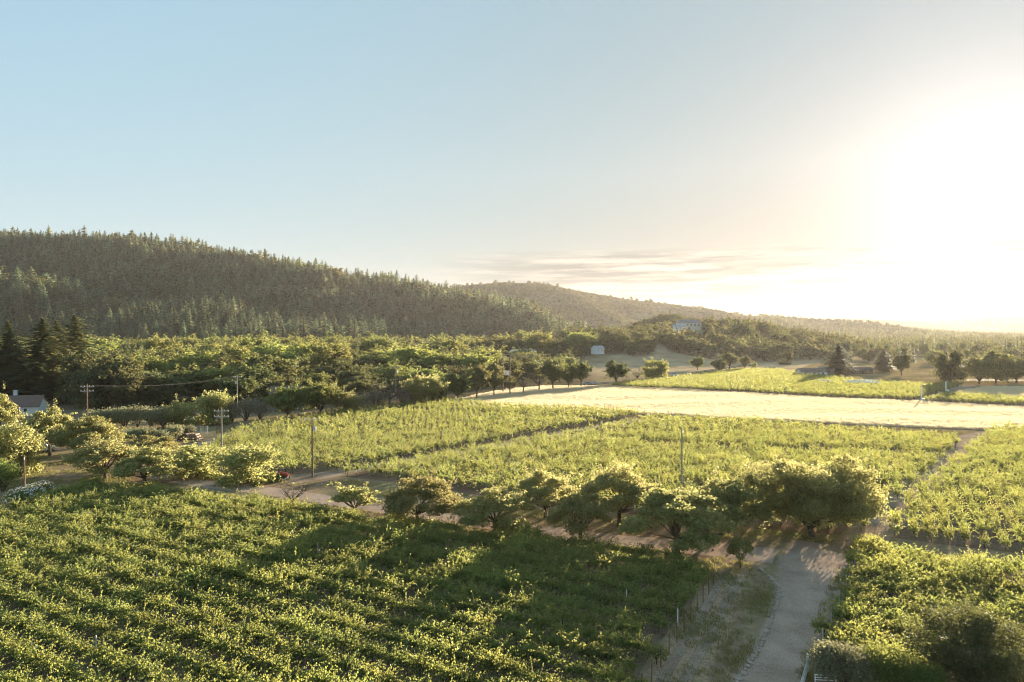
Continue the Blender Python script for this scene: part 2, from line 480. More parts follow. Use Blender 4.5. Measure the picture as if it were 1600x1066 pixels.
nf = N(t_, 'ShaderNodeTexNoise', i_Scale=1.5, i_Detail=8.0, i_Roughness=0.7)
L(t_, gg.outputs['Position'], nf.inputs['Vector'])
mf = N(t_, 'ShaderNodeMapRange', i_1=0.3, i_2=0.7, i_3=0.7, i_4=1.3)
L(t_, nf.outputs['Fac'], mf.inputs[0])
mu_ = N(t_, 'ShaderNodeVectorMath', operation='SCALE')
L(t_, mc.outputs[2], mu_.inputs[0]); L(t_, mf.outputs[0], mu_.inputs['Scale'])
L(t_, mu_.outputs[0], b_.inputs['Base Color'])
b_.inputs['Roughness'].default_value = 0.95
b_.inputs['Specular IOR Level'].default_value = 0.0
bp_ = N(t_, 'ShaderNodeBump', i_Strength=0.4, i_Distance=0.2)
L(t_, nf.outputs['Fac'], bp_.inputs['Height'])
L(t_, bp_.outputs[0], b_.inputs['Normal'])
M['terrain'] = m_


# ------------------------------------------------------------------ mesh helpers
class MB:
    def __init__(s):
        s.v, s.f, s.m = [], [], []
        s.n = 0

    def add(s, v, f, mi=0):
        v = np.asarray(v, float).reshape(-1, 3)
        s.v.append(v)
        for q in f:
            s.f.append(tuple(int(i) + s.n for i in q))
            s.m.append(mi)
        s.n += len(v)
        return s

    def box(s, c, d, rot=0.0, mi=0, tilt=None):
        x, y, z = (k / 2 for k in d)
        v = np.array([(-x, -y, -z), (x, -y, -z), (x, y, -z), (-x, y, -z), (-x, -y, z), (x, -y, z), (x, y, z), (-x, y, z)], float)
        if tilt is not None:
            v = v @ np.array(tilt.to_3x3()).T
        if rot:
            ca, sa = math.cos(rot), math.sin(rot)
            v = v @ np.array([(ca, sa, 0), (-sa, ca, 0), (0, 0, 1)])
        return s.add(v + np.array(c), [(0, 3, 2, 1), (4, 5, 6, 7), (0, 1, 5, 4), (1, 2, 6, 5), (2, 3, 7, 6), (3, 0, 4, 7)], mi)

    def tube(s, pts, rad, k=6, mi=0, cap=True):
        pts = [Vector(p) for p in pts]
        if not hasattr(rad, '__len__'):
            rad = [rad] * len(pts)
        vs = []
        up = Vector((0.31, 0.17, 0.93))
        for i, p in enumerate(pts):
            d = (pts[min(i + 1, len(pts) - 1)] - pts[max(i - 1, 0)]).normalized()
            a = d.cross(up if abs(d.dot(up)) < 0.95 else Vector((1, 0, 0))).normalized()
            b = d.cross(a)
            for j in range(k):
                t = 2 * PI * j / k
                vs.append(p + (a * math.cos(t) + b * math.sin(t)) * rad[i])
        fs = []
        for i in range(len(pts) - 1):
            for j in range(k):
                fs.append((i * k + j, i * k + (j + 1) % k, (i + 1) * k + (j + 1) % k, (i + 1) * k + j))
        if cap:
            fs.append(tuple(range(k))[::-1])
            fs.append(tuple((len(pts) - 1) * k + j for j in range(k)))
        return s.add([tuple(v) for v in vs], fs, mi)

    def quads(s, v, mi=0):
        """v: (n,4,3) loose quads"""
        n = len(v)
        s.v.append(v.reshape(-1, 3))
        idx = (np.arange(n * 4).reshape(n, 4) + s.n)
        s.f.extend(map(tuple, idx.tolist()))
        s.m.extend([mi] * n)
        s.n += n * 4
        return s

    def mesh(s, name, mats):
        me = bpy.data.meshes.new(name)
        v = np.concatenate(s.v) if s.v else np.zeros((0, 3))
        me.from_pydata(v.tolist(), [], s.f)
        for m in (mats if isinstance(mats, (list, tuple)) else [mats]):
            me.materials.append(M[m] if isinstance(m, str) else m)
        if any(s.m):
            me.polygons.foreach_set('material_index', s.m)
        me.update()
        return me


def obj(name, mesh, parent=None, loc=None, rz=0.0):
    o = bpy.data.objects.new(name, mesh)
    COL.objects.link(o)
    if parent:
        o.parent = parent
    if loc is not None:
        o.location = loc
    if rz:
        o.rotation_euler = (0, 0, rz)
    return o


def empty(name, loc=(0, 0, 0), rz=0.0):
    o = bpy.data.objects.new(name, None)
    o.empty_display_size = 0.3
    COL.objects.link(o)
    o.location = loc
    o.rotation_euler = (0, 0, rz)
    return o


def tag(o, label, cat, group=None):
    o['label'] = label
    o['category'] = cat
    if group:
        o['group'] = group
    return o


def kindof(o, k):
    o['kind'] = k
    return o


def leaf_quads(c, nrm, size, g, aspect=0.62, droop=0.0):
    """rhombic leaves at centres c facing nrm with a random turn; returns (n,4,3)"""
    n = len(c)
    r = g.normal(size=(n, 3))
    a = np.cross(nrm, r)
    a /= np.linalg.norm(a, axis=1, keepdims=True) + 1e-9
    b = np.cross(nrm, a)
    b /= np.linalg.norm(b, axis=1, keepdims=True) + 1e-9
    s = size.reshape(-1, 1) * 0.5
    w = s * aspect
    fold = nrm * s * 0.18
    return np.stack([c - a * s, c + b * w + fold, c + a * s - fold * 0.5, c - b * w + fold], axis=1)


def rdirs(n, g):
    v = g.normal(size=(n, 3))
    return v / np.linalg.norm(v, axis=1, keepdims=True)


def clump(c, rx, rz, n, size, g, shell=0.55):
    d = rdirs(n, g)
    rad = (shell + (1 - shell) * g.random(n)) * (1 + 0.12 * g.normal(size=n))
    p = c + d * rad[:, None] * np.array([rx, rx, rz])
    nn = (d * 0.5 + rdirs(n, g) * 0.9) * np.array([1, 1, 0.7])
    nn /= np.linalg.norm(nn, axis=1, keepdims=True)
    return leaf_quads(p, nn, size * (0.7 + 0.6 * g.random(n)), g)


def broadleaf(seed, h=1.0, w=0.55, base=0.28, nclump=34, leaves=7000, leaf=0.05, flat=0.6, csize=0.17, low=0.0, gap=0.0, shape='round', tr=0.028, limbs=9):
    """unit-height broad-leaved tree: returns (trunk mesh builder, crown mesh builder).  w = crown half width."""
    g = np.random.default_rng(seed)
    T, C = MB(), MB()
    cs = []
    ch = h - base
    for i in range(nclump * 6):
        if len(cs) >= nclump:
            break
        d = rdirs(1, g)[0]
        rr = g.random() ** 0.42
        if shape == 'round':
            z = base + ch * 0.52 + d[2] * rr * ch * 0.42
            x, y = d[0] * rr * w * 0.85, d[1] * rr * w * 0.85
        elif shape == 'umbrella':
            q = g.random() ** 0.5
            an = g.random() * 2 * PI
            x, y = math.cos(an) * q * w * 0.88, math.sin(an) * q * w * 0.88
            z = base + ch * (0.18 + 0.76 * (1 - q ** 2.0) * (0.35 + 0.65 * g.random()) + 0.22 * (g.random() - 0.5))
        else:  # tall
            z = base + ch * (0.1 + 0.82 * g.random())
            q = math.sqrt(max(0.05, 1 - ((z - base) / ch - 0.38) ** 2 / 0.42)) * rr
            an = g.random() * 2 * PI
            x, y = math.cos(an) * q * w * 0.8, math.sin(an) * q * w * 0.8
        c = np.array([x, y, z])
        if cs and min(np.linalg.norm((c - k) / np.array([1, 1, flat])) for k in cs) < csize * 0.62:
            continue
        cs.append(c)
    if low:
        for i in range(int(nclump * 0.3)):
            an = g.random() * 2 * PI
            cs.append(np.array([math.cos(an) * w * 0.7, math.sin(an) * w * 0.7, base * 0.5 + csize * 0.3]))
    per = leaves // len(cs)
    for c in cs:
        s = csize * (0.7 + 0.6 * g.random())
        C.quads(clump(c, s, s * flat, int(per * (0.6 + 0.8 * g.random())), leaf, g, 0.45))
    # stray sprays sticking out of the outline
    for c in cs[::2]:
        d = c - np.array([0, 0, base + ch * 0.4])
        d /= np.linalg.norm(d) + 1e-6
        k = 26
        t = g.random(k)[:, None]
        p = c + (d + g.normal(size=3) * 0.25) * (csize * (0.8 + 0.9 * t)) + g.normal(size=(k, 3)) * csize * 0.13
        C.quads(leaf_quads(p, rdirs(k, g), leaf * (0.6 + 0.5 * g.random(k)), g))
    fork = base * 0.75
    lean = g.normal(size=2) * 0.012
    T.tube([(0, 0, -0.02), (lean[0] * .3, lean[1] * .3, fork * 0.3), (lean[0], lean[1], fork)], [tr * 1.5, tr * 1.05, tr * 0.9], 8)
    order = sorted(range(len(cs)), key=lambda i: g.random())[:limbs * 2]
    for k, i in enumerate(order):
        c = cs[i]
        mid = np.array([c[0] * 0.45, c[1] * 0.45, fork + (c[2] - fork) * (0.38 + 0.15 * g.random())]) + g.normal(size=3) * 0.02
        r0 = tr * (0.55 if k < limbs else 0.32)
        T.tube([(lean[0], lean[1], fork - 0.02), tuple(mid), tuple(c * np.array([1, 1, 1]))], [r0, r0 * 0.6, r0 * 0.18], 5)
    return T, C


def bare_tree(seed, n=40):
    g = np.random.default_rng(seed)
    T, C = MB(), MB()
    T.tube([(0, 0, -0.02), (0.01, 0, 0.15), (0, 0.01, 0.32)], [0.03, 0.022, 0.018], 6)
    for i in range(12):
        an = g.random() * 2 * PI
        e = np.array([math.cos(an) * 0.32, math.sin(an) * 0.32, 0.55 + 0.4 * g.random()]) * (0.75 + 0.3 * g.random())
        m = e * 0.5 + np.array([0, 0, 0.12])
        T.tube([(0, 0.01, 0.28), tuple(m), tuple(e)], [0.012, 0.008, 0.003], 4)
        for j in range(6):
            s = m + (e - m) * g.random()
            q = s + np.array([g.normal() * 0.1, g.normal() * 0.1, 0.06 + 0.12 * g.random()])
            T.tube([tuple(s), tuple(q)], [0.005, 0.002], 3, cap=False)
    p = rdirs(n, g) * np.array([0.3, 0.3, 0.25]) * g.random((n, 1)) ** 0.4 + np.array([0, 0, 0.68])
    C.quads(leaf_quads(p, rdirs(n, g), np.full(n, 0.04), g))
    return T, C


def conifer(seed, levels=34, per=7, w=0.17, cards=8, bare=0.06, size=0.035, ragged=0.2, droop=0.25, power=0.85):
    """unit-height needle tree"""
    g = np.random.default_rng(seed)
    T, C = MB(), MB()
    T.tube([(0, 0, -0.02), (0, 0, 0.4), (0, 0, 0.97)], [0.018, 0.012, 0.002], 6)
    qs = []
    for i in range(levels):
        t = i / (levels - 1)
        z = bare + (0.985 - bare) * t
        wr = w * ((1 - t) ** power + 0.004) * (0.35 + 0.65 * min(1, (t + 0.06) / 0.2))
        for k in range(per):
            an = 2 * PI * (k + g.random() * 0.8) / per + i * 0.9
            ln = wr * (1 - ragged + 2 * ragged * g.random())
            d = np.array([math.cos(an), math.sin(an), 0])
            sd = np.array([-d[1], d[0], 0])
            nc = max(2, int(cards * (0.35 + 0.65 * ln / w)))
            for j in range(nc):
                s = (j + 0.6) / nc
                c = d * ln * s + np.array([0, 0, z + ln * (0.10 - droop * s * s) + g.normal() * size * 0.2])
                half = size * (1.25 - 0.7 * s) * (0.7 + 0.6 * g.random()) * (0.28 + 0.72 * (1 - t) ** 0.8)
                a = d * half * 0.9 + np.array([0, 0, -half * droop])
                b = sd * half * (0.8 + 0.3 * g.random()) + np.array([0, 0, g.normal() * half * 0.35])
                qs.append([c - a, c + b - np.array([0, 0, half * 0.25]), c + a, c - b - np.array([0, 0, half * 0.25])])
    # leader
    for j in range(6):
        c = np.array([0, 0, 0.93 + 0.012 * j])
        a = np.array([g.normal() * 0.006, g.normal() * 0.006, 0.02])
        b = np.cross(a, g.normal(size=3)); b = b / np.linalg.norm(b) * 0.008
        qs.append([c - a, c + b, c + a, c - b])
    C.quads(np.array(qs))
    return T, C


def bush(seed, n=2200, leaf=0.06, lobes=12, w=0.6, spiky=0.0):
    g = np.random.default_rng(seed)
    T, C = MB(), MB()
    for i in range(lobes):
        an = g.random() * 2 * PI
        q = g.random() ** 0.6 * w * 0.7
        c = np.array([math.cos(an) * q, math.sin(an) * q, 0.32 + 0.38 * g.random() * (1 - 0.5 * q / w)])
        s = 0.28 * (0.75 + 0.5 * g.random())
        C.quads(clump(c, s, s * 0.95, n // lobes, leaf, g, 0.4))
        T.tube([(0, 0, -0.02), tuple(c * np.array([0.5, 0.5, 0.55])), tuple(c)], [0.03, 0.018, 0.006], 5)
    return T, C


def vine(seed, shoots=30, per=15, leaf=0.14, fill=150, span=1.0, hgt=1.0, lat=1.0):
    """a sprawling cordon vine about 1.5 m high, row along x"""
    g = np.random.default_rng(seed)
    T, C = MB(), MB()
    T.tube([(0, 0, -0.02), (0.03, 0.02, 0.4), (0, 0, 0.8 * hgt)], [0.06, 0.045, 0.04], 6)
    T.tube([(-0.8 * span, 0, 0.85 * hgt), (0, 0, 0.8 * hgt), (0.8 * span, 0, 0.86 * hgt)], [0.02, 0.035, 0.02], 5)
    pts = []
    for i in range(shoots):
        s = np.array([g.uniform(-0.9, 0.9) * span, g.normal() * 0.06, 0.85 * hgt])
        vel = np.array([g.normal() * 0.5, g.normal() * 0.6 * lat, 0.9 + 0.6 * g.random()])
        ln = 0.75 + 1.0 * g.random() ** 1.3
        p = s.copy()
        st = ln / per
        for j in range(per):
            vel = vel + np.array([g.normal() * 0.06, g.normal() * 0.06, -1.25 / per * (0.3 + 1.4 * g.random())])
            p = p + vel / np.linalg.norm(vel) * st
            p[2] = max(p[2], 0.15)
            q = p + g.normal(size=3) * 0.035
            pts.append(np.append(q, leaf * (1.05 - 0.45 * j / per)))
    pts = np.array(pts)
    nn = rdirs(len(pts), g) * np.array([1, 1, 0.6])
    nn /= np.linalg.norm(nn, axis=1, keepdims=True)
    C.quads(leaf_quads(pts[:, :3], nn, pts[:, 3], g, 0.85))
    if fill:
        p = np.stack([g.uniform(-0.95, 0.95, fill) * span, g.normal(size=fill) * 0.38, 0.4 + 0.8 * g.random(fill)], 1)
        nn = rdirs(fill, g) * np.array([1, 1, 0.6])
        nn /= np.linalg.norm(nn, axis=1, keepdims=True)
        C.quads(leaf_quads(p, nn, leaf * (0.9 + 0.5 * g.random(fill)), g, 0.85))
    return T, C


def tuft(seed, n=36, h=0.8, w=0.5, bw=0.03):
    g = np.random.default_rng(seed)
    C = MB()
    qs = []
    for i in range(n):
        b = np.array([g.uniform(-w, w), g.uniform(-w, w), 0])
        an = g.random() * 2 * PI
        s = np.array([math.cos(an), math.sin(an), 0]) * bw * (0.6 + 0.8 * g.random())
        tip = b + np.array([g.normal() * 0.18 * h, g.normal() * 0.18 * h, h * (0.6 + 0.5 * g.random())])
        mid = (b + tip) / 2 + np.array([0, 0, h * 0.08])
        qs.append([b - s, b + s, mid + s, mid - s])
        qs.append([mid - s, mid + s, tip + s * 0.3, tip - s * 0.3])
    C.quads(np.array(qs))
    return C


def pair(kind, tb, lm, bark='bark'):
    T, C = tb
    return T.mesh(kind + '_trunk', bark), C.mesh(kind + '_crown', lm)


def both(kind, tb, lm, bark='bark'):
    """trunk and crown as one small mesh, for instancing"""
    T, C = tb
    B = MB()
    B.v = T.v + C.v
    B.f = list(T.f) + [tuple(i + T.n for i in q) for q in C.f]
    B.m = [1] * len(T.f) + [0] * len(C.f)
    B.n = T.n + C.n
    return B.mesh(kind, [lm, bark])


# ------------------------------------------------------------------ scatter of what nobody could count
def protos(name, meshes):
    c = bpy.data.collections.new(name + '_sources')
    for i, me in enumerate(meshes):
        o = bpy.data.objects.new('%s_source' % name, me)
        c.objects.link(o)
    return c


def scatter_group(name, coll):
    ng = bpy.data.node_groups.new(name, 'GeometryNodeTree')
    ng.interface.new_socket('Geometry', in_out='INPUT', socket_type='NodeSocketGeometry')
    ng.interface.new_socket('Geometry', in_out='OUTPUT', socket_type='NodeSocketGeometry')
    gi, go = ng.nodes.new('NodeGroupInput'), ng.nodes.new('NodeGroupOutput')
    ci = ng.nodes.new('GeometryNodeCollectionInfo')
    ci.inputs['Collection'].default_value = coll
    ci.inputs['Separate Children'].default_value = True
    ci.inputs['Reset Children'].default_value = True
    ip = ng.nodes.new('GeometryNodeInstanceOnPoints')
    ip.inputs['Pick Instance'].default_value = True

    def att(nm, ty):
        a = ng.nodes.new('GeometryNodeInputNamedAttribute')
        a.data_type = ty
        a.inputs['Name'].default_value = nm
        return a
    ng.links.new(gi.outputs[0], ip.inputs['Points'])
    ng.links.new(ci.outputs[0], ip.inputs['Instance'])
    ng.links.new(att('pick', 'INT').outputs['Attribute'], ip.inputs['Instance Index'])
    ng.links.new(att('turn', 'FLOAT_VECTOR').outputs['Attribute'], ip.inputs['Rotation'])
    ng.links.new(att('grow', 'FLOAT_VECTOR').outputs['Attribute'], ip.inputs['Scale'])
    ng.links.new(ip.outputs[0], go.inputs[0])
    return ng


def scatter(name, coll, pts, label, cat, pick=None, rz=None, scl=None):
    pts = np.asarray(pts, float)
    n = len(pts)
    me = bpy.data.meshes.new(name)
    me.vertices.add(n)
    me.vertices.foreach_set('co', pts.astype(np.float32).ravel())
    k = len(coll.objects)
    a = me.attributes.new('pick', 'INT', 'POINT')
    a.data.foreach_set('value', (rng.integers(0, k, n) if pick is None else np.asarray(pick)).astype(np.int32))
    a = me.attributes.new('turn', 'FLOAT_VECTOR', 'POINT')
    rot = np.zeros((n, 3), np.float32)
    rot[:, 2] = rng.random(n) * 2 * PI if rz is None else rz
    a.data.foreach_set('vector', rot.ravel())
    a = me.attributes.new('grow', 'FLOAT_VECTOR', 'POINT')
    a.data.foreach_set('vector', np.asarray(scl, np.float32).ravel())
    o = obj(name, me)
    md = o.modifiers.new('scatter', 'NODES')
    md.node_group = scatter_group(name + '_nodes', coll)
    tag(o, label, cat)
    o['kind'] = 'stuff'
    return o


def inside(poly, x, y):
    x = np.asarray(x); y = np.asarray(y)
    c = np.zeros(x.shape, bool)
    n = len(poly)
    for i in range(n):
        x1, y1 = poly[i]
        x2, y2 = poly[(i + 1) % n]
        if y1 == y2:
            continue
        cond = ((y1 > y) != (y2 > y)) & (x < (x2 - x1) * (y - y1) / (y2 - y1) + x1)
        c ^= cond
    return c


def GP(pxs):
    return [G(*p) for p in pxs]


# ------------------------------------------------------------------ ground sheet
ax = np.unique(np.concatenate([np.arange(-1500, 2600, 18.0), np.arange(-3200, -1500, 100.0), np.arange(2600, 7501, 140.0)]))
ay = np.unique(np.concatenate([np.arange(-400, 500, 60.0), np.arange(500, 2900, 16.0), np.arange(2900, 8301, 100.0)]))
XX, YY = np.meshgrid(ax, ay)
ZZ = height(XX, YY)
nx, ny = len(ax), len(ay)
gm = bpy.data.meshes.new('ground')
vv = np.stack([XX.ravel(), YY.ravel(), ZZ.ravel()], 1)
ii = (np.arange(ny - 1)[:, None] * nx + np.arange(nx - 1)[None, :]).ravel()
fq = np.stack([ii, ii + 1, ii + nx + 1, ii + nx], 1)
gm.vertices.add(len(vv)); gm.vertices.foreach_set('co', vv.astype(np.float32).ravel())
gm.loops.add(fq.size); gm.loops.foreach_set('vertex_index', fq.astype(np.int32).ravel())
gm.polygons.add(len(fq)); gm.polygons.foreach_set('loop_start', np.arange(0, fq.size, 4, dtype=np.int32))
gm.update(calc_edges=True)
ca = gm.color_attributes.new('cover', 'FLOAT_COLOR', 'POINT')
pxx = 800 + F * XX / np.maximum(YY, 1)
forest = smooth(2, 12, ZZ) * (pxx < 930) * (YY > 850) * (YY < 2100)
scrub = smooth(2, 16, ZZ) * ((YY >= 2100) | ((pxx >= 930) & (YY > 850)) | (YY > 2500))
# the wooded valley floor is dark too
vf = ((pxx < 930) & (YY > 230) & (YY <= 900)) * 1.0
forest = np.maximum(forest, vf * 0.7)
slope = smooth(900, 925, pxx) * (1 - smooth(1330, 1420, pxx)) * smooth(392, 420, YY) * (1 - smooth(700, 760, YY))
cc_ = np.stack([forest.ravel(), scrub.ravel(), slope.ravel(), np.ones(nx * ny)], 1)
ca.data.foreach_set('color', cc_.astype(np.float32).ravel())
gm.polygons.foreach_set('use_smooth', np.ones(len(fq), bool))
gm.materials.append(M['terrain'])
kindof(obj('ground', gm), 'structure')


def sheet(name, pts, z, m, kind='structure'):
    """flat sheet over a polygon of world points"""
    me = bpy.data.meshes.new(name)
    me.from_pydata([(x, y, z) for x, y in pts], [], [tuple(range(len(pts)))])
    me.materials.append(M[m])
    me.update()
    if me.polygons[0].normal.z < 0:
        me.flip_normals()
    return kindof(obj(name, me), kind)


def catmull(pts, k=8):
    out = []
    n = len(pts)
    for i in range(n - 1):
        p0, p1, p2, p3 = pts[max(i - 1, 0)], pts[i], pts[i + 1], pts[min(i + 2, n - 1)]
        for j in range(k):
            t = j / k
            out.append(tuple(0.5 * ((2 * p1[a]) + (-p0[a] + p2[a]) * t + (2 * p0[a] - 5 * p1[a] + 4 * p2[a] - p3[a]) * t * t
                                    + (-p0[a] + 3 * p1[a] - 3 * p2[a] + p3[a]) * t ** 3) for a in range(len(p1))))
    out.append(tuple(pts[-1]))
    return out


def strip(name, pts, w, z, m, wob=0.0, kind='structure', k=8):
    """road of width w (or a list of widths) along world points; 'edge' runs from 0 in the middle to 1 at both margins"""
    ws = w if hasattr(w, '__len__') else [w] * len(pts)
    c = catmull([(p[0], p[1], q) for p, q in zip(pts, ws)], k)
    vs, ed = [], []
    lanes = (-1, -0.72, 0, 0.72, 1)
    n_ = len(c)
    for i, p in enumerate(c):
        a, b = c[max(i - 1, 0)], c[min(i + 1, n_ - 1)]
        dx, dy = b[0] - a[0], b[1] - a[1]
        l_ = math.hypot(dx, dy)
        nx_, ny_ = -dy / l_, dx / l_
        h = p[2] / 2 * (1 + wob)
        end = 1.0 if wob and (i == 0 or i == n_ - 1) else 0.0
        for q in lanes:
            vs.append((p[0] + nx_ * h * q, p[1] + ny_ * h * q, z))
            ed.append(max(end, 1.0 if abs(q) == 1 else (0.35 if q else 0.0)))
    fs = [(5 * i + j, 5 * i + j + 1, 5 * i + j + 6, 5 * i + j + 5) for i in range(n_ - 1) for j in range(4)]
    me = bpy.data.meshes.new(name)
    me.from_pydata(vs, [], fs)
    at = me.attributes.new('edge', 'FLOAT', 'POINT')
    at.data.foreach_set('value', np.array(ed, np.float32) if wob else np.zeros(len(ed), np.float32))
    me.materials.append(M[m])
    me.update()
    if me.polygons[0].normal.z < 0:
        me.flip_normals()
    return kindof(obj(name, me), kind)


# field outlines, read off the photograph and laid on the ground
NEAR = GP([(-260, 830), (0, 812), (130, 765), (270, 776), (430, 800), (640, 826), (900, 852), (1085, 892), (1108, 912), (1062, 985), (1010, 1066), (960, 1180), (-420, 1180)])
MIDL = GP([(300, 726), (345, 690), (400, 668), (500, 650), (600, 638), (700, 631), (1012, 649), (860, 676), (700, 706), (530, 737), (430, 742), (350, 735)])
MIDR = GP([(528, 744), (700, 716), (880, 684), (1020, 656), (1180, 662), (1300, 674), (1505, 690), (1400, 785), (1345, 838), (1180, 826), (1000, 806), (760, 776), (640, 756)])
RTOP = GP([(1550, 675), (1640, 668), (1900, 690), (1900, 900), (1700, 884), (1600, 866), (1480, 852), (1372, 838), (1428, 780)])
RBOT = GP([(1345, 866), (1480, 880), (1600, 898), (1760, 930), (1850, 1060), (1420, 1050), (1345, 1035), (1290, 1022), (1283, 1005), (1308, 940)])
FARL = GP([(950, 604), (1060, 592), (1150, 580), (1210, 580), (1275, 589), (1350, 600), (1450, 604), (1510, 602), (1428, 627), (1300, 622), (1100, 611), (1000, 608)])
FARR = GP([(1440, 629), (1480, 619), (1640, 628), (1800, 640), (1800, 654), (1600, 636)])
HAY = GP([(690, 630), (770, 613), (850, 604), (960, 604), (1000, 606), (1100, 611), (1300, 623), (1440, 629), (1600, 637), (1800, 650), (1900, 672), (1600, 670), (1540, 672), (1300, 662), (1020, 648), (830, 640), (700, 633)])
PALE = GP([(1484, 616), (1540, 604), (1800, 606), (1800, 634), (1640, 626)])

Z1, Z2, Z3, Z4 = 0.02, 0.026, 0.032, 0.038
for nm, pl in (('vineyard_soil', NEAR), ('vineyard_soil', MIDL), ('vineyard_soil', MIDR), ('vineyard_soil', RTOP), ('vineyard_soil', RBOT), ('vineyard_soil', FARL), ('vineyard_soil', FARR)):
    sheet(nm, pl, Z1, 'soil')
sheet('hay_field', HAY, Z2, 'hay')
sheet('hay_field', PALE, Z2, 'hay')
sheet('stubble_strip', GP([(1020, 650), (1300, 664), (1540, 674), (1520, 688), (1300, 672), (1030, 656)]), Z2 + 0.004, 'meadow')
sheet('meadow', GP([(1215, 590), (1290, 560), (1600, 560), (1700, 600), (1540, 602), (1350, 598)]), Z1, 'meadow')

# dirt road through the middle and the gravel drive on the right
strip('dirt_road', [G(150, 700), G(205, 722), G(250, 744), G(330, 757), G(430, 769), G(560, 789), G(700, 810), G(800, 824), G(900, 837), G(1000, 848), G(1110, 858), G(1200, 868), G(1290, 876)],
      [4, 4.2, 4.5, 4.8, 4.8, 4.6, 4.6, 4.6, 4.6, 4.8, 5.5, 6, 6], Z2, 'gravel', 0.12)
strip('gravel_drive', [G(1290, 850), G(1272, 888), G(1255, 930), G(1235, 990), G(1200, 1066), G(1140, 1180)], [8.5, 8.0, 6.0, 5.0, 5.1, 5.2], Z3, 'gravel', 0.1)
strip('field_track', [G(1318, 866), G(1345, 850), G(1385, 805), G(1440, 755), G(1500, 705), G(1530, 682), G(1600, 672)], [4.4, 4.6, 5.0, 5.0, 5.5, 6, 6], Z3 + 0.004, 'track', 0.25)
strip('field_track', [G(440, 752), G(520, 741), G(620, 722), G(700, 711), G(870, 681), G(1014, 653)], [7, 4.5, 3.5, 3.5, 4, 5], Z3, 'track', 0.25)
strip('field_track', [G(1300, 655), G(1430, 629), G(1480, 615), G(1515, 602)], [4, 5, 6, 8], Z3, 'track', 0.2)
strip('farm_lane', [G(250, 700), G(300, 697), G(360, 682), G(400, 668), G(520, 645), G(640, 632), G(700, 628)], [5, 5.5, 5.5, 4.5, 3, 3, 3], Z2, 'gravel', 0.15)
base = [G(1185, 868), G(1150, 885), G(1140, 905), G(1124, 935), G(1098, 985), G(1064, 1040), G(1040, 1090), G(990, 1180)]
strip('dirt_lane', base, [5.5, 5.0, 4.6, 4.4, 4.4, 4.4, 4.2, 4], Z1 + 0.003, 'dirt', 0.2)
for off in (-0.85, 0.95):   # the two worn wheel tracks
    strip('wheel_track', [(x + off, y) for x, y in base[1:]], 0.8, Z2, 'track', 0.25)
# country road
ROAD = [G(560, 655), G(640, 637), G(700, 627), G(770, 616), G(850, 608), G(930, 600), G(1000, 594), G(1060, 586), G(1110, 579), G(1160, 572), G(1210, 565), G(1260, 558), G(1330, 551), G(1420, 545)]
strip('country_road', ROAD, [6.5] * 4 + [7] * 10, Z3 + 0.006, 'asphalt', 0.0, k=6)
strip('road_line', ROAD, 0.22, Z3 + 0.012, 'line', 0.0, k=6)

# ------------------------------------------------------------------ vines
ROWDIR = R(-29.5)
U = np.array([math.cos(ROWDIR), math.sin(ROWDIR)])
V = np.array([-U[1], U[0]])


def rows(poly, row, along, jit=0.12, keep=0.97):
    pl = np.array(poly)
    a = pl @ U; b = pl @ V
    ua = np.arange(a.min(), a.max(), along)
    vb = np.arange(math.floor(b.min() / row) * row, b.max(), row)
    A, B = np.meshgrid(ua, vb)
    A = A.ravel() + rng.normal(size=A.size) * jit
    B = B.ravel() + rng.normal(size=B.size) * jit * 0.7
    x = A * U[0] + B * V[0]
    y = A * U[1] + B * V[1]
    k = inside(poly, x, y) & (rng.random(x.size) < keep)
    return x[k], y[k]


VB = [vine(11 + i, shoots=42, per=16, leaf=0.19, fill=130) for i in range(6)]
VN = [pair('vine', t, 'vine') for t in VB]
near_coll = protos('near_vine', [both('near_vine_plant', t, 'vine') for t in VB])
mid_coll = protos('mid_vine', [both('mid_vine_plant', vine(31 + i, shoots=22, per=9, leaf=0.21, fill=30, span=0.62, lat=0.55), 'vine') for i in range(6)])
far_coll = protos('far_vine', [both('far_vine_plant', vine(51 + i, shoots=12, per=6, leaf=0.30, fill=8, span=0.6, lat=0.55), 'vine') for i in range(4)])

allv = []
for tagn, poly, row, al, keep in (('near', NEAR, 2.8, 1.65, 0.95), ('rbot', RBOT, 2.6, 1.7, 0.93)):
    x, y = rows(poly, row, al, 0.16, keep)
    for a, b in zip(x, y):
        px, py = pix(a, b, 1.2)
        vis = -25 < px < 1625 and py < 1085
        allv.append((tagn, a, b, vis, 1.0 / b if vis else -b))
allv.sort(key=lambda t: -t[4])
solo, rest = allv[:300], [t for t in allv[300:] if -160 < pix(t[1], t[2], 0)[0] < 1850]
for i, (tg, x, y, vis, _) in enumerate(solo):
    e = empty('grapevine', (x, y, 0.02), ROWDIR + (PI if rnd.random() < 0.5 else 0) + rnd.gauss(0, 0.12))
    s = rnd.uniform(0.88, 1.14)
    e.scale = (s, s, s * rnd.uniform(0.9, 1.12))
    tm, cmh = VN[rnd.randrange(6)]
    obj('trunk', tm, e)
    obj('foliage', cmh, e)
    if tg == 'near':
        tag(e, 'leafy sprawling grapevine in the nearest rows of the vineyard left of the gravel drive', 'grapevine', 'nearest grapevines left of the drive')
    else:
        tag(e, 'sunlit upright grapevine in the nearest rows of the vineyard right of the gravel drive', 'grapevine', 'nearest grapevines right of the drive')
vp, vc, vr, vs_ = [], [], [], []


def vine_coll():
    c = bpy.data.collections.new('vine_sources')
    for i, o in enumerate(list(near_coll.objects) + list(mid_coll.objects) + list(far_coll.objects)):
        o.name = 'vine_source_%02d' % i
        c.objects.link(o)
    return c


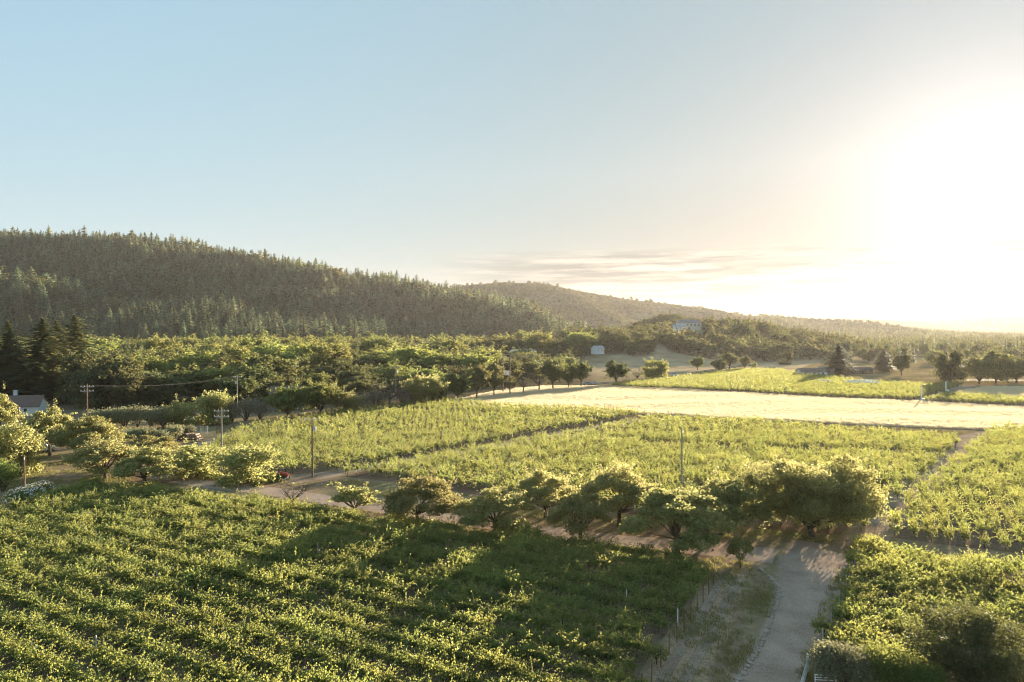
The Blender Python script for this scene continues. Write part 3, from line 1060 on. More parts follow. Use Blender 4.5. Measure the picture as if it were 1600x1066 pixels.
def pushv(x, y, band, lo=0.9, hi=1.15):
    vp.append((x, y, 0.02)); vc.append(band)
    vr.append(ROWDIR + (PI if rnd.random() < 0.5 else 0) + rnd.gauss(0, 0.12))
    s = rnd.uniform(lo, hi)
    vs_.append((s, s, s * rnd.uniform(0.95, 1.35)))


for t in rest:
    pushv(t[1], t[2], rnd.randrange(0, 6))
for poly, row, al in ((MIDL, 2.75, 1.95), (MIDR, 2.75, 1.95), (RTOP, 2.75, 1.95)):
    x, y = rows(poly, row, al, 0.15, 0.985)
    for a, b in zip(x, y):
        if pix(a, b, 0)[0] < 1850:
            # one row is missing where the dark gap crosses the block
            pushv(a, b, rnd.randrange(6, 12) if b < 170 else rnd.randrange(12, 16))
for poly, row, al in ((FARL, 2.7, 2.0), (FARR, 2.7, 2.0)):
    x, y = rows(poly, row, al, 0.15, 0.98)
    for a, b in zip(x, y):
        if pix(a, b, 0)[0] < 1750:
            pushv(a, b, rnd.randrange(12, 16), 0.95, 1.2)
GAPS = [((850, 684), (1300, 716)), ((600, 642), (1000, 664)), ((1000, 700), (1480, 716)), ((960, 611), (1440, 617))]
kill = np.zeros(len(vp), bool)
va = np.array(vp)
for (p1, p2) in GAPS:
    a = np.array(G(*p1)); b = np.array(G(*p2))
    d = (b - a) / np.linalg.norm(b - a)
    w_ = va[:, :2] - a
    al_ = w_ @ d
    pe = np.abs(w_ @ np.array([-d[1], d[0]]))
    kill |= (pe < 1.5) & (al_ > 0) & (al_ < np.linalg.norm(b - a))
kp = ~kill
scatter('grapevines', vine_coll(), va[kp], 'rows of sunlit grapevines filling the vineyard blocks across the valley floor', 'grapevines',
        np.array(vc)[kp], np.array(vr)[kp], np.array(vs_)[kp])

# ------------------------------------------------------------------ trees: kinds
WAL = [pair('walnut', broadleaf(100 + i, w=0.66, base=0.30, nclump=44, leaves=14500, leaf=0.042, flat=0.55, csize=0.155, shape='umbrella', tr=0.032), 'walnut') for i in range(5)]
WALY = [(t, C_.copy()) for t, C_ in WAL[:2]]
for t, C_ in WALY:
    C_.materials.clear(); C_.materials.append(M['walnut_yellow'])
BIG = [pair('big_walnut', broadleaf(140, w=0.8, base=0.17, nclump=80, leaves=42000, leaf=0.03, flat=0.7, csize=0.16, tr=0.03, low=0, limbs=14), 'walnut')]
YNG = [pair('young_tree', broadleaf(150 + i, w=0.5, base=0.3, nclump=18, leaves=2600, leaf=0.07, flat=0.6, csize=0.17, shape='umbrella', tr=0.03, limbs=7), 'walnut') for i in range(2)]
ROU = [pair('roadside', broadleaf(160 + i, w=0.46, base=0.26, nclump=34, leaves=6500, leaf=0.055, flat=0.75, csize=0.16, tr=0.026), 'broad') for i in range(4)]
LOWR = [pair('low_tree', broadleaf(170 + i, w=0.55, base=0.1, nclump=34, leaves=7000, leaf=0.055, flat=0.85, csize=0.18, tr=0.026, low=1), 'walnut') for i in range(3)]
OAK = [pair('oak', broadleaf(180 + i, w=0.62, base=0.14, nclump=40, leaves=6500, leaf=0.06, flat=0.7, csize=0.17, tr=0.03, low=1), 'oak') for i in range(4)]
BRD = [pair('broad', broadleaf(190 + i, w=0.48, base=0.14, nclump=40, leaves=6000, leaf=0.055, flat=0.8, csize=0.15, tr=0.024, shape=('round', 'tall')[i % 2]), 'broad') for i in range(4)]
LUSH = [pair('lush', broadleaf(200 + i, w=0.46, base=0.14, nclump=38, leaves=6000, leaf=0.055, flat=0.8, csize=0.16, tr=0.024, shape=('round', 'tall')[i % 2]), 'lush') for i in range(3)]
RED = [pair('redwood', conifer(210 + i, levels=34, per=10, w=0.2, cards=9, size=0.036, ragged=0.38, droop=0.3, power=0.5), 'redwood') for i in range(3)]
FIR = [pair('fir', conifer(220 + i, levels=22, per=6, w=0.16, cards=4, size=0.045, ragged=0.3, power=0.75), 'conifer') for i in range(4)]
OLV = [pair('olive', bush(230 + i, n=3200, leaf=0.065, lobes=14), 'olive') for i in range(3)]
GRY = [pair('grey', bush(240 + i, n=1700, leaf=0.06, lobes=12), 'grey_shrub') for i in range(2)]
BARE = [pair('bare', bare_tree(250 + i), 'walnut_yellow') for i in range(3)]
BSH = [pair('shrub', bush(260 + i, n=5200, leaf=0.045, lobes=18), 'lush') for i in range(2)]


def tree(name, kind, x, y, h, w, label, cat='tree', group=None, z=None, rz=None, crown='crown'):
    """w: crown width in metres; each kind's own width is measured off its crown"""
    tm, cmh = kind
    key = cmh.name
    if key not in tree.cache:
        vs = np.zeros(len(cmh.vertices) * 3, np.float32)
        cmh.vertices.foreach_get('co', vs)
        vs = vs.reshape(-1, 3)
        tree.cache[key] = (float(np.percentile(np.abs(vs[:, :2]), 98.5)) * 2, float(np.percentile(vs[:, 2], 99.7)))
    cw, chh = tree.cache[key]
    e = empty(name, (x, y, H(x, y) if z is None else z), rnd.random() * 2 * PI if rz is None else rz)
    e.scale = (w / cw, w / cw, h / chh)
    obj('trunk', tm, e)
    obj(crown, cmh, e)
    tag(e, label, cat, group)
    return e


tree.cache = {}


def ptree(name, kind, px, base, top, wpx, label, **kw):
    """tree whose foot, top and width are read off the photograph"""
    x, y = G(px, base)
    h = CAM_H - (top - HOR) / F * y
    return tree(name, kind, x, y, h, wpx / F * y, label, z=0, **kw)


g1_ = 'walnut trees beside the dirt road'
ptree('walnut_tree', YNG[0], 552, 805, 757, 72, 'small young tree between the dirt road and the near vineyard, left of the larger walnuts', group=g1_)
ptree('walnut_tree', WALY[0], 655, 819, 746, 118, 'sparse yellowish walnut tree with a gnarled trunk at the edge of the near vineyard', group=g1_)
ptree('walnut_tree', WAL[0], 775, 831, 764, 132, 'flat topped dark walnut tree on the vineyard side of the dirt road', group=g1_)
ptree('walnut_tree', WAL[1], 853, 810, 738, 100, 'rounded walnut tree just across the dirt road, left of the large leafy one', group=g1_)
ptree('walnut_tree', WALY[1], 907, 847, 770, 92, 'leaning olive green walnut tree on the vineyard side below the large dark crown', group=g1_)
ptree('walnut_tree', WAL[2], 968, 822, 727, 128, 'tall dark crowned walnut tree behind the dirt road, left of the utility pole', group=g1_)
ptree('walnut_tree', WAL[3], 1057, 864, 772, 172, 'wide spreading walnut tree with a short thick trunk casting long shadows over the road', group=g1_)
ptree('walnut_tree', WAL[4], 1128, 836, 748, 140, 'walnut tree behind the road between the utility pole and the biggest tree', group=g1_)
ptree('walnut_tree', BIG[0], 1268, 838, 716, 182, 'biggest broad bushy tree at the corner of the dirt road and the field track', group=g1_)
ptree('young_tree', YNG[1], 1157, 888, 838, 44, 'slim young tree standing alone at the inner corner of the drive')
ptree('bare_tree', BARE[0], 458, 795, 754, 40, 'nearly leafless small tree between the road and the near vineyard', crown='foliage')
g2_ = 'walnut trees left of the vineyard'
ptree('walnut_tree', WAL[2], 165, 748, 688, 104, 'dark walnut tree with forked trunk behind the near vineyard corner', group=g2_)
ptree('walnut_tree', WAL[0], 228, 759, 699, 96, 'walnut tree right of the forked one, its crown low over the vines', group=g2_)
ptree('walnut_tree', LOWR[0], 308, 744, 690, 92, 'dense low walnut tree beside the start of the dirt road', group=g2_)
ptree('walnut_tree', LOWR[1], 388, 754, 697, 94, 'dense low walnut tree in front of the small red tractor', group=g2_)
ptree('walnut_tree', WAL[1], 78, 712, 637, 84, 'tall dark walnut tree behind the parked trailer', group=g2_)
ptree('walnut_tree', WALY[0], 135, 720, 652, 100, 'sunlit walnut tree at the foot of the double crossarm pole', group=g2_)
ptree('walnut_tree', LOWR[2], 14, 742, 655, 84, 'leafy tree cut by the left edge of the view above the white flowers', group=g2_)
ptree('walnut_tree', WAL[4], -2, 690, 618, 64, 'sunlit tree in front of the pale house at the left edge', group=g2_)
ptree('shrub', BSH[0], 4, 768, 718, 40, 'yellow green bush at the left edge beside the white flowers', cat='shrub', crown='foliage')
ptree('walnut_tree', WALY[1], 240, 727, 680, 84, 'low orange tinged tree between the olives and the walnuts', group=g2_)
# olives
g3_ = 'olive bushes by the farm lane'
for i, (px, b, tp, w, lb) in enumerate([
    (188, 692, 671, 22, 'first silvery olive bush from the left in the front olive row'),
    (208, 697, 669, 26, 'second silvery olive bush from the left in the front olive row'),
    (232, 696, 667, 28, 'third silvery olive bush from the left in the front olive row'),
    (252, 700, 672, 22, 'small round olive bush in front of the other olives'),
    (270, 692, 664, 26, 'silvery olive bush just left of the barrel truck'),
        (292, 686, 664, 26, 'last silvery olive bush directly behind the barrel truck')]):
    ptree('olive_bush', OLV[i % 3], px, b, tp, w, lb, cat='olive bush', group=g3_, crown='foliage')
g4_ = 'grey green hedge of olive trees'
for i, (px, b, tp, w) in enumerate([(150, 668, 640, 32), (172, 668, 637, 34), (195, 668, 636, 34), (215, 668, 634, 34), (236, 669, 636, 34), (256, 670, 636, 30)]):
    ptree('olive_tree', OLV[(i + 1) % 3], px, b, tp, w, ['leftmost', 'second', 'third', 'fourth', 'fifth', 'rightmost'][i] + ' tree of the grey green olive hedge behind the double crossarm pole', group=g4_)
ptree('broadleaf_tree', LOWR[0], 281, 668, 622, 50, 'dark round tree at the right end of the olive hedge')
ptree('broadleaf_tree', LOWR[1], 333, 663, 611, 58, 'dark round tree with sunlit top beside the lane gate')
g5_ = 'grey leafless shrubs along the lane'
for i, (px, b, tp, w) in enumerate([(362, 661, 624, 30), (384, 658, 620, 32), (406, 656, 618, 32)]):
    ptree('grey_shrub', GRY[i % 2], px, b, tp, w, ['left', 'middle', 'right'][i] + ' one of the three grey twiggy shrubs under the pale pole', cat='shrub', group=g5_, crown='foliage')
g6_ = 'trees lining the country road'
for (kd, px, b, tp, w, lb) in [
    (LUSH[0], 449, 652, 597, 60, 'bright round tree in front of the half hidden roof'),
    (LUSH[2], 501, 648, 592, 58, 'bright round tree right of the half hidden roof'),
    (LOWR[2], 541, 645, 609, 42, 'low dark tree between the bright round trees and the grey shrubs'),
    (GRY[0], 565, 641, 611, 30, 'first grey brown bush of the roadside hedge'),
    (GRY[1], 585, 640, 608, 30, 'second grey brown bush of the roadside hedge'),
    (GRY[0], 630, 636, 602, 30, 'grey brown bush right of the bare silver tree'),
    (BARE[1], 609, 638, 592, 46, 'bare silver grey tree below the roadside pole'),
    (LOWR[0], 648, 634, 582, 46, 'dark leafy tree right of the bare silver tree'),
    (LOWR[1], 676, 632, 586, 44, 'dark leafy tree at the corner of the middle vineyard'),
    (ROU[3], 686, 631, 598, 30, 'small dark tree at the vineyard corner where the hedge ends'),
    (ROU[0], 714, 627, 577, 44, 'first walnut right of the roadside hedge, trunk on the pale grass'),
    (ROU[1], 745, 623, 570, 34, 'second walnut right of the roadside hedge'),
    (ROU[2], 772, 619, 566, 36, 'third walnut right of the hedge, close to the twin pole'),
    (BARE[2], 797, 617, 592, 22, 'pollarded stump like tree at the foot of the twin pole'),
    (BARE[0], 818, 615, 583, 24, 'first bare tree right of the twin pole'),
    (BARE[1], 842, 611, 580, 26, 'second bare tree right of the twin pole'),
    (ROU[3], 864, 609, 560, 40, 'bright broad walnut in the middle of the roadside row'),
    (ROU[0], 888, 607, 565, 26, 'narrow walnut left of the parked white car'),
    (ROU[1], 908, 605, 565, 28, 'bright walnut directly behind the white car'),
    (ROU[2], 963, 601, 563, 38, 'thinning yellowish walnut right of the white car'),
    (BARE[2], 996, 597, 576, 18, 'thin bare tree on the roadside before the round bright tree'),
    (LUSH[1], 1025, 594, 561, 40, 'round bright green tree by the road bend'),
    (ROU[3], 1124, 584, 560, 25, 'small tree by the far vineyard corner, right of the distant car'),
    (ROU[0], 1090, 578, 556, 22, 'small dark tree on the far side of the road by the distant car'),
    (ROU[1], 1140, 577, 551, 28, 'roadside tree above the far vineyard corner'),
    (ROU[2], 1164, 580, 556, 16, 'thin roadside tree above the far vineyard'),
    (LUSH[0], 1178, 577, 565, 10, 'tiny bright tree at the edge of the far vineyard'),
        (OAK[0], 1228, 570, 549, 24, 'dark round tree at the far end of the country road')]:
    nm_ = 'bare_tree' if kd in BARE else ('grey_shrub' if kd in GRY else 'roadside_tree')
    ptree(nm_, kd, px, b, tp, w, lb, cat='shrub' if kd in GRY else 'tree', group=g6_, crown='crown')
# redwoods at the left
for i, (px, Y, tp, w, lb) in enumerate([
    (12, 262, 503, 74, 'tall dark redwood at the left edge, standing apart from the others'),
    (66, 262, 498, 98, 'tallest broad redwood of the group at left'),
    (88, 275, 502, 78, 'redwood right behind the tallest one, tops touching'),
        (116, 285, 493, 90, 'slender topped redwood at the right of the group')]):
    x = P(px, Y)
    tree('redwood_tree', RED[i % 3], x, Y, CAM_H + (HOR - tp) / F * Y, w / F * Y, lb, group='redwoods at left')
for i, (px, Y, tp, w, lb) in enumerate([(170, 240, 556, 100, 'large round oak with sunlit crown beside the redwoods'),
                                        (205, 232, 578, 66, 'lower oak spilling down behind the olive hedge'),
                                        (126, 250, 550, 70, 'dark oak between the redwoods and the olive hedge'),
                                        (40, 300, 580, 60, 'dark oak behind the pale house')]):
    tree('oak_tree', OAK[i], P(px, Y), Y, CAM_H + (HOR - tp) / F * Y, w / F * Y, lb, group='oaks beside the redwoods')
for i, (px, Y, tp, w, lb) in enumerate([
    (430, 335, 527, 84, 'big bright round tree in the middle of the wooded strip, above the half hidden roof'),
    (515, 345, 532, 74, 'big bright tree right of the other large one above the roadside trees'),
    (640, 375, 536, 84, 'broad bright tree left of the blue grey hipped roof'),
    (757, 400, 540, 66, 'broad bright tree right of the blue grey hipped roof'),
    (590, 470, 524, 60, 'rounded yellow green tree high in the wooded strip above the hedge pole'),
    (352, 405, 530, 74, 'tall yellow green tree above the pale lane pole'),
    (300, 335, 546, 62, 'bright tree above the dark round trees by the lane gate'),
    (255, 450, 526, 56, 'tall leafy tree in the wooded strip right of the redwoods'),
    (700, 520, 525, 56, 'rounded pale green tree at the back of the wooded strip'),
        (395, 500, 521, 60, 'tall leafy tree at the back of the wooded strip')]):
    tree('cottonwood_tree', LUSH[i % 3], P(px, Y), Y, CAM_H + (HOR - tp) / F * Y, w / F * Y, lb, group='large bright trees of the wooded strip')
# far right valley trees
for (kd, nm_, px, b, tp, w, lb) in [
    (RED[0], 'conifer_tree', 1310, 585, 537, 44, 'large dark conifer beside the low white house'),
    (RED[1], 'cedar_tree', 1380, 582, 546, 34, 'open branched cedar between the dark conifer and the round tree'),
    (ROU[0], 'round_tree', 1409, 587, 549, 26, 'dark round headed tree with bare double trunk'),
    (BRD[1], 'broadleaf_tree', 1483, 600, 546, 46, 'hazy tall tree by the second white standpipe'),
    (RED[2], 'conifer_tree', 1478, 596, 548, 22, 'hazy spire rising behind the tall tree by the second standpipe'),
    (BRD[0], 'broadleaf_tree', 1530, 600, 556, 44, 'leftmost of the big hazy trees at the right edge'),
    (BRD[1], 'broadleaf_tree', 1556, 599, 546, 50, 'tallest of the big hazy trees at the right edge'),
    (BRD[2], 'broadleaf_tree', 1588, 598, 557, 46, 'rightmost of the big hazy trees, at the edge of the view'),
        (BRD[3], 'broadleaf_tree', 1626, 598, 555, 46, 'big hazy tree cut by the right edge of the view')]:
    ptree(nm_, kd, px, b, tp, w, lb)

# ------------------------------------------------------------------ woods: candidates, the largest as single trees, the rest as one mass
cand = []   # (kind set, x, y, h, w)


def jitter(x0, x1, y0, y1, s, test):
    xs = np.arange(x0, x1, s)
    ys = np.arange(y0, y1, s)
    A, B = np.meshgrid(xs, ys)
    A = A.ravel() + rng.uniform(-0.42, 0.42, A.size) * s
    B = B.ravel() + rng.uniform(-0.42, 0.42, B.size) * s
    return [(a, b) for a, b in zip(A, B) if test(a, b)]


def pxof(x, y):
    return 800 + F * x / y


CLEAR = [(P(1070, 728), 728, 30), (P(1072, 700), 700, 22), (P(815, 560), 560, 32), (P(905, 640), 640, 16), (P(250, 262), 262, 14), (P(20, 250), 250, 20), (P(450, 236), 236, 10), (P(690, 380), 380, 16),
         (P(300, 235), 235, 10), (P(1072, 770), 770, 24), (P(936, 560), 560, 12)]


def clearing(x, y):
    return any((x - a) ** 2 + (y - b) ** 2 < r * r for a, b, r in CLEAR)


CLEAR += [(P(px, Y), Y, r) for px, Y, r in ((430, 335, 12), (515, 345, 11), (640, 375, 12), (757, 400, 11), (590, 470, 10), (352, 405, 12), (300, 335, 8), (255, 450, 9), (700, 520, 10), (395, 500, 10),
                                                (430, 315, 12), (515, 325, 11), (640, 352, 12), (757, 378, 10))]


def valley(x, y):
    p = pxof(x, y)
    if not -70 < p < 925:
        return False
    near = np.interp(p, [-70, 0, 260, 330, 420, 560, 700, 790, 860, 925], [275, 270, 238, 235, 226, 250, 285, 320, 400, 480])
    if y < near or y > 900 or clearing(x, y):
        return False
    if p > 895 and y < 560:
        return False
    return height(x, y) < 26


for x, y in jitter(-800, 120, 225, 905, 15.0, valley):
    p = pxof(x, y)
    r = rnd.random()
    front = y < np.interp(p, [0, 400, 700, 925], [300, 262, 330, 520]) + 10
    k = 'lush' if r < 0.17 else ('broad' if r < 0.5 else ('oak' if r < 0.975 else 'fir'))
    if front and k == 'fir':
        k = 'oak'
    if p > 780 and k in ('lush', 'broad'):
        k = 'oak' if rnd.random() < 0.6 else k
    h = {'lush': rnd.uniform(13, 20), 'broad': rnd.uniform(10, 18), 'oak': rnd.uniform(7.5, 15), 'fir': rnd.uniform(15, 21)}[k]
    h *= 0.82 + 0.4 * (0.5 + 0.5 * math.sin(x / 31 + 1.5 * math.sin(y / 44))) * rnd.random() ** 0.5
    if front:
        h *= 0.8
    cand.append((k, x, y, h, h * {'lush': 1.3, 'broad': 1.35, 'oak': 1.65, 'fir': 0.42}[k]))


def knoll(x, y):
    p = pxof(x, y)
    if clearing(x, y) or not 905 < p < 1330 or y < 560:
        return False
    lo = np.interp(p, [905, 930, 1000, 1060, 1110, 1150, 1250, 1330], [575, 585, 565, 570, 560, 545, 570, 620])
    return lo + 18 * math.sin(x / 17) + 10 * math.sin(x / 6.3) < y < 1060


for x, y in jitter(50, 560, 560, 1060, 13.0, knoll):
    k = 'oak' if rnd.random() < 0.93 else 'broad'
    h = rnd.uniform(8.5, 15) * (0.75 if y > 860 else 1)
    cand.append((k, x, y, h, h * 1.35))


def plain(x, y):
    p = pxof(x, y)
    if not 1190 < p < 1680 or clearing(x, y):
        return False
    if y < np.interp(p, [1190, 1260, 1330, 1500, 1680], [760, 720, 560, 470, 430]) or y > 2600:
        return False
    n = math.sin(x / 60 + 1.0) * math.sin(y / 75 + x / 140) + 0.4 * math.sin(x / 23 + y / 31)
    return n > (-0.15 if y < 600 else (-0.45 if y < 1000 else -0.8)) and rnd.random() < (0.9 if y < 1400 else 0.7)


for x, y in jitter(150, 2200, 430, 2600, 15, plain):
    r = rnd.random()
    k = 'oak' if r < 0.5 else ('broad' if r < 0.85 else 'fir')
    h = {'oak': rnd.uniform(8, 13), 'broad': rnd.uniform(9, 16), 'fir': rnd.uniform(14, 22)}[k]
    cand.append((k, x, y, h, h * {'broad': 1.0, 'oak': 1.3, 'fir': 0.36}[k]))

print('broad candidates', len(cand))
KS = {'lush': LUSH, 'broad': BRD, 'oak': OAK, 'fir': FIR}
LB = {'lush': ('cottonwood_tree', 'bright yellow green leafy tree in the wooded strip below the ridge', 'bright leafy trees on the valley floor'),
      'broad': ('broadleaf_tree', 'mid green leafy tree in the wooded strip below the ridge', 'mid green trees on the valley floor'),
      'oak': ('oak_tree', 'dark rounded oak in the wooded strip below the ridge', 'oaks on the valley floor'),
      'fir': ('fir_tree', 'dark pointed fir standing among the leafy valley trees', 'firs among the valley trees')}
cand.sort(key=lambda c: -(c[3] * c[4]) ** 0.5 / c[2])
woods = cand[330:]
for k, x, y, h, w in cand[:330]:
    nm_, lb, gr = LB[k]
    if pxof(x, y) > 905:
        lb = {'oak': 'dark oak on the wooded knoll above the dry meadow', 'broad': 'hazy leafy tree out on the plain beyond the far vineyard',
              'fir': 'hazy pointed conifer out on the plain beyond the far vineyard', 'lush': 'bright tree on the wooded knoll'}[k]
        gr = {'oak': 'oaks on the knoll', 'broad': 'leafy trees on the far plain', 'fir': 'conifers on the far plain', 'lush': 'bright trees on the knoll'}[k]
    tree(nm_, KS[k][rnd.randrange(len(KS[k]))], x, y, h, w, lb, group=gr)
# lighter versions for the mass
wmesh, wkind = [], []
for k, fn in (('oak', lambda s: broadleaf(s, w=0.62, base=0.1, nclump=26, leaves=1500, leaf=0.11, flat=0.75, csize=0.2, tr=0.03, limbs=3)),
              ('broad', lambda s: broadleaf(s, w=0.48, base=0.12, nclump=26, leaves=1500, leaf=0.10, flat=0.8, csize=0.18, tr=0.024, limbs=3)),
              ('lush', lambda s: broadleaf(s, w=0.46, base=0.12, nclump=26, leaves=1500, leaf=0.10, flat=0.8, csize=0.18, tr=0.024, limbs=3)),
              ('fir', lambda s: conifer(s, levels=14, per=5, w=0.16, cards=3, size=0.07, ragged=0.3, power=0.75))):
    for i in range(3):
        wmesh.append(both('wood_' + k, fn(300 + len(wmesh)), 'conifer' if k == 'fir' else k))
        wkind.append(k)
wcoll = bpy.data.collections.new('wood_sources')
for i, me in enumerate(wmesh):
    wcoll.objects.link(bpy.data.objects.new('wood_source_%02d' % i, me))
WW = {'oak': 1.24, 'broad': 0.96, 'lush': 0.92, 'fir': 0.34}
pk = [wkind.index(c[0]) + rnd.randrange(3) for c in woods]
wp = np.array([(c[1], c[2], 0) for c in woods])
wp[:, 2] = height(wp[:, 0], wp[:, 1]) - 0.2
wsx = np.array([c[4] / WW[c[0]] * 0.95 for c in woods])
wsz = np.array([c[3] for c in woods])
scatter('woodland', wcoll, wp, 'mass of smaller and farther trees covering the valley floor, knoll and plain', 'woodland', pk, None, np.stack([wsx, wsx, wsz], 1))

# ------------------------------------------------------------------ conifer forest on the ridges
fc = bpy.data.collections.new('forest_sources')
for i in range(2):
    fc.objects.link(bpy.data.objects.new('forest_source_9%d' % i, both('forest_broad', broadleaf(440 + i, h=0.72, w=0.26, base=0.2, nclump=14, leaves=420, leaf=0.085, flat=0.9, csize=0.14, limbs=2), 'oak')))
for i in range(6):
    me = both('forest_fir', conifer(400 + i, levels=(14, 16)[i % 2], per=6, w=(0.17, 0.2, 0.19)[i % 3], cards=3, size=0.075, ragged=0.3, power=(0.5, 0.65)[i % 2], bare=0.1), 'conifer')
    fc.objects.link(bpy.data.objects.new('forest_source_%02d' % i, me))
s_ = 14.5
A, B = np.meshgrid(np.arange(-1700, 260, s_), np.arange(830, 1900, s_))
A = A.ravel() + rng.uniform(-0.45, 0.45, A.size) * s_
B = B.ravel() + rng.uniform(-0.45, 0.45, B.size) * s_
pp = 800 + F * A / B
hh = height(A, B)
(xa, ya, za), _, _, _ = RIDGES[0]
yc = np.interp(A, xa, ya)
k = (pp > -60) & (pp < 925) & (B < yc + 45) & (hh > 2.5)
A, B, hh = A[k], B[k], hh[k]
(xb, yb, zb), _, _, _ = RIDGES[1]
hid = (B > np.interp(A, xb, yb) + 120) & (hh < 25) & (A < P(640, 1100))
A, B, hh = A[~hid], B[~hid], hh[~hid]
fh = (17 + 26 * rng.random(A.size) ** 1.5) * (0.95 + 0.18 * np.sin(A / 47 + 2 * np.sin(B / 61)))
order = np.argsort(B - 6 * (fh - 24))
lead, rest_ = order[:250], order[250:]
FIRONE = [both('ridge_fir', conifer(430 + i, levels=18, per=6, w=0.17, cards=4, size=0.055, ragged=0.3, power=0.75, bare=0.1), 'conifer') for i in range(4)]
for i in lead:
    o = obj('fir_tree', FIRONE[rnd.randrange(4)], None, (A[i], B[i], hh[i] - 0.3), rnd.random() * 6.28)
    sx = fh[i] * rnd.uniform(1.3, 2.0)
    o.scale = (sx, sx, fh[i])
    tag(o, 'pointed fir at the foot of the forested ridge, behind the leafy valley trees', 'tree', 'firs along the foot of the ridge')
sx = fh[rest_] * rng.uniform(1.35, 2.2, len(rest_))
scatter('conifer_forest', fc, np.stack([A[rest_], B[rest_], hh[rest_] - 0.5], 1), 'dense conifer forest covering the two left ridges', 'forest', np.where(rng.random(len(rest_)) < 0.1, rng.integers(6, 8, len(rest_)), rng.integers(0, 6, len(rest_))), None,
        np.stack([sx, sx, fh[rest_]], 1))
print('forest', len(rest_))

# scrub and scattered trees on the open hill behind, and woods on the far hills
sc_ = bpy.data.collections.new('scrub_sources')
for i in range(3):
    sc_.objects.link(bpy.data.objects.new('scrub_source_%02d' % i, both('scrub', bush(450 + i, n=260, leaf=0.2, lobes=6), 'scrub')))
for i in range(2):
    sc_.objects.link(bpy.data.objects.new('scrub_source_1%d' % i, fc.objects[i].data))
A = rng.uniform(-600, 1500, 52000); B = rng.uniform(1500, 3000, 52000)
pp = 800 + F * A / B
hh = height(A, B)
(xc, yc_, zc_), _, _, _ = RIDGES[2]
dens = np.sin(A / 90 + B / 160) * np.sin(B / 70 - A / 200) + 0.5 * rng.normal(size=A.size)
k = (pp > 640) & (pp < 1360) & (hh > 3) & (B < np.interp(A, xc, yc_) + 60) & (dens > -0.25) & ~((pp < 820) & (B < 1800))
A, B, hh = A[k][:16000], B[k][:16000], hh[k][:16000]
pk = np.where(rng.random(A.size) < 0.985, rng.integers(0, 3, A.size), rng.integers(3, 5, A.size))
bs = rng.uniform(5, 10, A.size)
zs_ = np.where(pk < 3, bs * 0.8, rng.uniform(14, 24, A.size))
bs = np.where(pk < 3, bs, zs_ * 0.9)
scatter('chaparral_scrub', sc_, np.stack([A, B, hh - 0.5], 1), 'brushy scrub covering the open hill behind the forested ridge', 'scrub', pk, None, np.stack([bs, bs, zs_], 1))
# lone conifers along the skyline of the open hill
for i, px in enumerate([846, 879, 903, 906, 911, 920, 972, 1023, 1031, 1064, 1095, 1101]):
    Y = 2700 + rnd.uniform(-20, 20)
    x = P(px, Y)
    hgt = rnd.uniform(16, 28)
    o = obj('conifer_tree', FIRONE[i % 4], None, (x, Y, H(x, Y) - 0.5), i)
    o.scale = (hgt * 0.9, hgt * 0.9, hgt)
    tag(o, 'lone thin conifer on the skyline of the open hill', 'tree', 'lone conifers on the open hill skyline')
A = rng.uniform(1000, 6500, 30000); B = rng.uniform(2700, 5400, 30000)
hh = height(A, B)
pp = 800 + F * A / B
k = (hh > 2) & (pp < 1700) & (pp > 1150)
A, B, hh = A[k][:7000], B[k][:7000], hh[k][:7000]
wz = rng.uniform(14, 26, A.size)
scatter('far_forest', fc, np.stack([A, B, hh - 1], 1), 'hazy forest on the far low hills below the sun', 'forest', np.where(rng.random(len(wz)) < 0.85, rng.integers(6, 8, len(wz)), rng.integers(0, 6, len(wz))), None, np.stack([wz * 2.6, wz * 2.6, wz], 1))

# ------------------------------------------------------------------ grasses
st = bpy.data.collections.new('straw_sources')
for i in range(4):
    st.objects.link(bpy.data.objects.new('straw_source_%d' % i, tuft(500 + i, 46, 0.85, 0.75, 0.045).mesh('straw_tuft', 'straw')))
gw_ = bpy.data.collections.new('weed_sources')
for i in range(4):
    gw_.objects.link(bpy.data.objects.new('weed_source_%d' % i, tuft(510 + i, 30, 0.22, 0.35, 0.014).mesh('weed_tuft', 'weed')))


def fill(poly, s, extra=None):
    pl = np.array(poly)
    xs = np.arange(pl[:, 0].min(), pl[:, 0].max(), s)
    ys = np.arange(pl[:, 1].min(), pl[:, 1].max(), s)
    A, B = np.meshgrid(xs, ys)
    A = A.ravel() + rng.uniform(-0.5, 0.5, A.size) * s
    B = B.ravel() + rng.uniform(-0.5, 0.5, B.size) * s
    k = inside(poly, A, B)
    return A[k], B[k]


A, B = fill(HAY, 1.15)
A2, B2 = fill(PALE, 1.6)
A, B = np.append(A, A2), np.append(B, B2)
sz = rng.uniform(0.6, 1.1, A.size) * (0.9 + 0.12 * np.sin(A / 37 + 2 * np.sin(B / 11)) + 0.12 * np.sin(B / 4.3 + 1.7 * np.sin(A / 23)))
scatter('hay_grass', st, np.stack([A, B, np.full(A.size, 0.02)], 1), 'pale dry standing hay glowing in the low sun across the middle field', 'grass', None, None,
        np.stack([np.full(A.size, 1.0), np.full(A.size, 1.0), sz], 1))
VERGE = GP([(1085, 905), (900, 850), (640, 822), (430, 796), (300, 768), (430, 780), (640, 810), (900, 848), (1050, 862), (1170, 880), (1205, 905), (1214, 930), (1186, 1010), (1140, 1075), (1080, 1120), (980, 1120), (1040, 1010)])
A, B = fill(VERGE, 0.42)
A3, B3 = fill(GP([(-60, 735), (60, 706), (190, 745), (262, 768), (130, 760), (0, 806), (-60, 810)]), 0.5)
A4, B4 = fill(GP([(300, 742), (520, 765), (800, 805), (1180, 846), (1320, 846), (1180, 826), (1000, 806), (760, 776), (560, 752)]), 0.7)
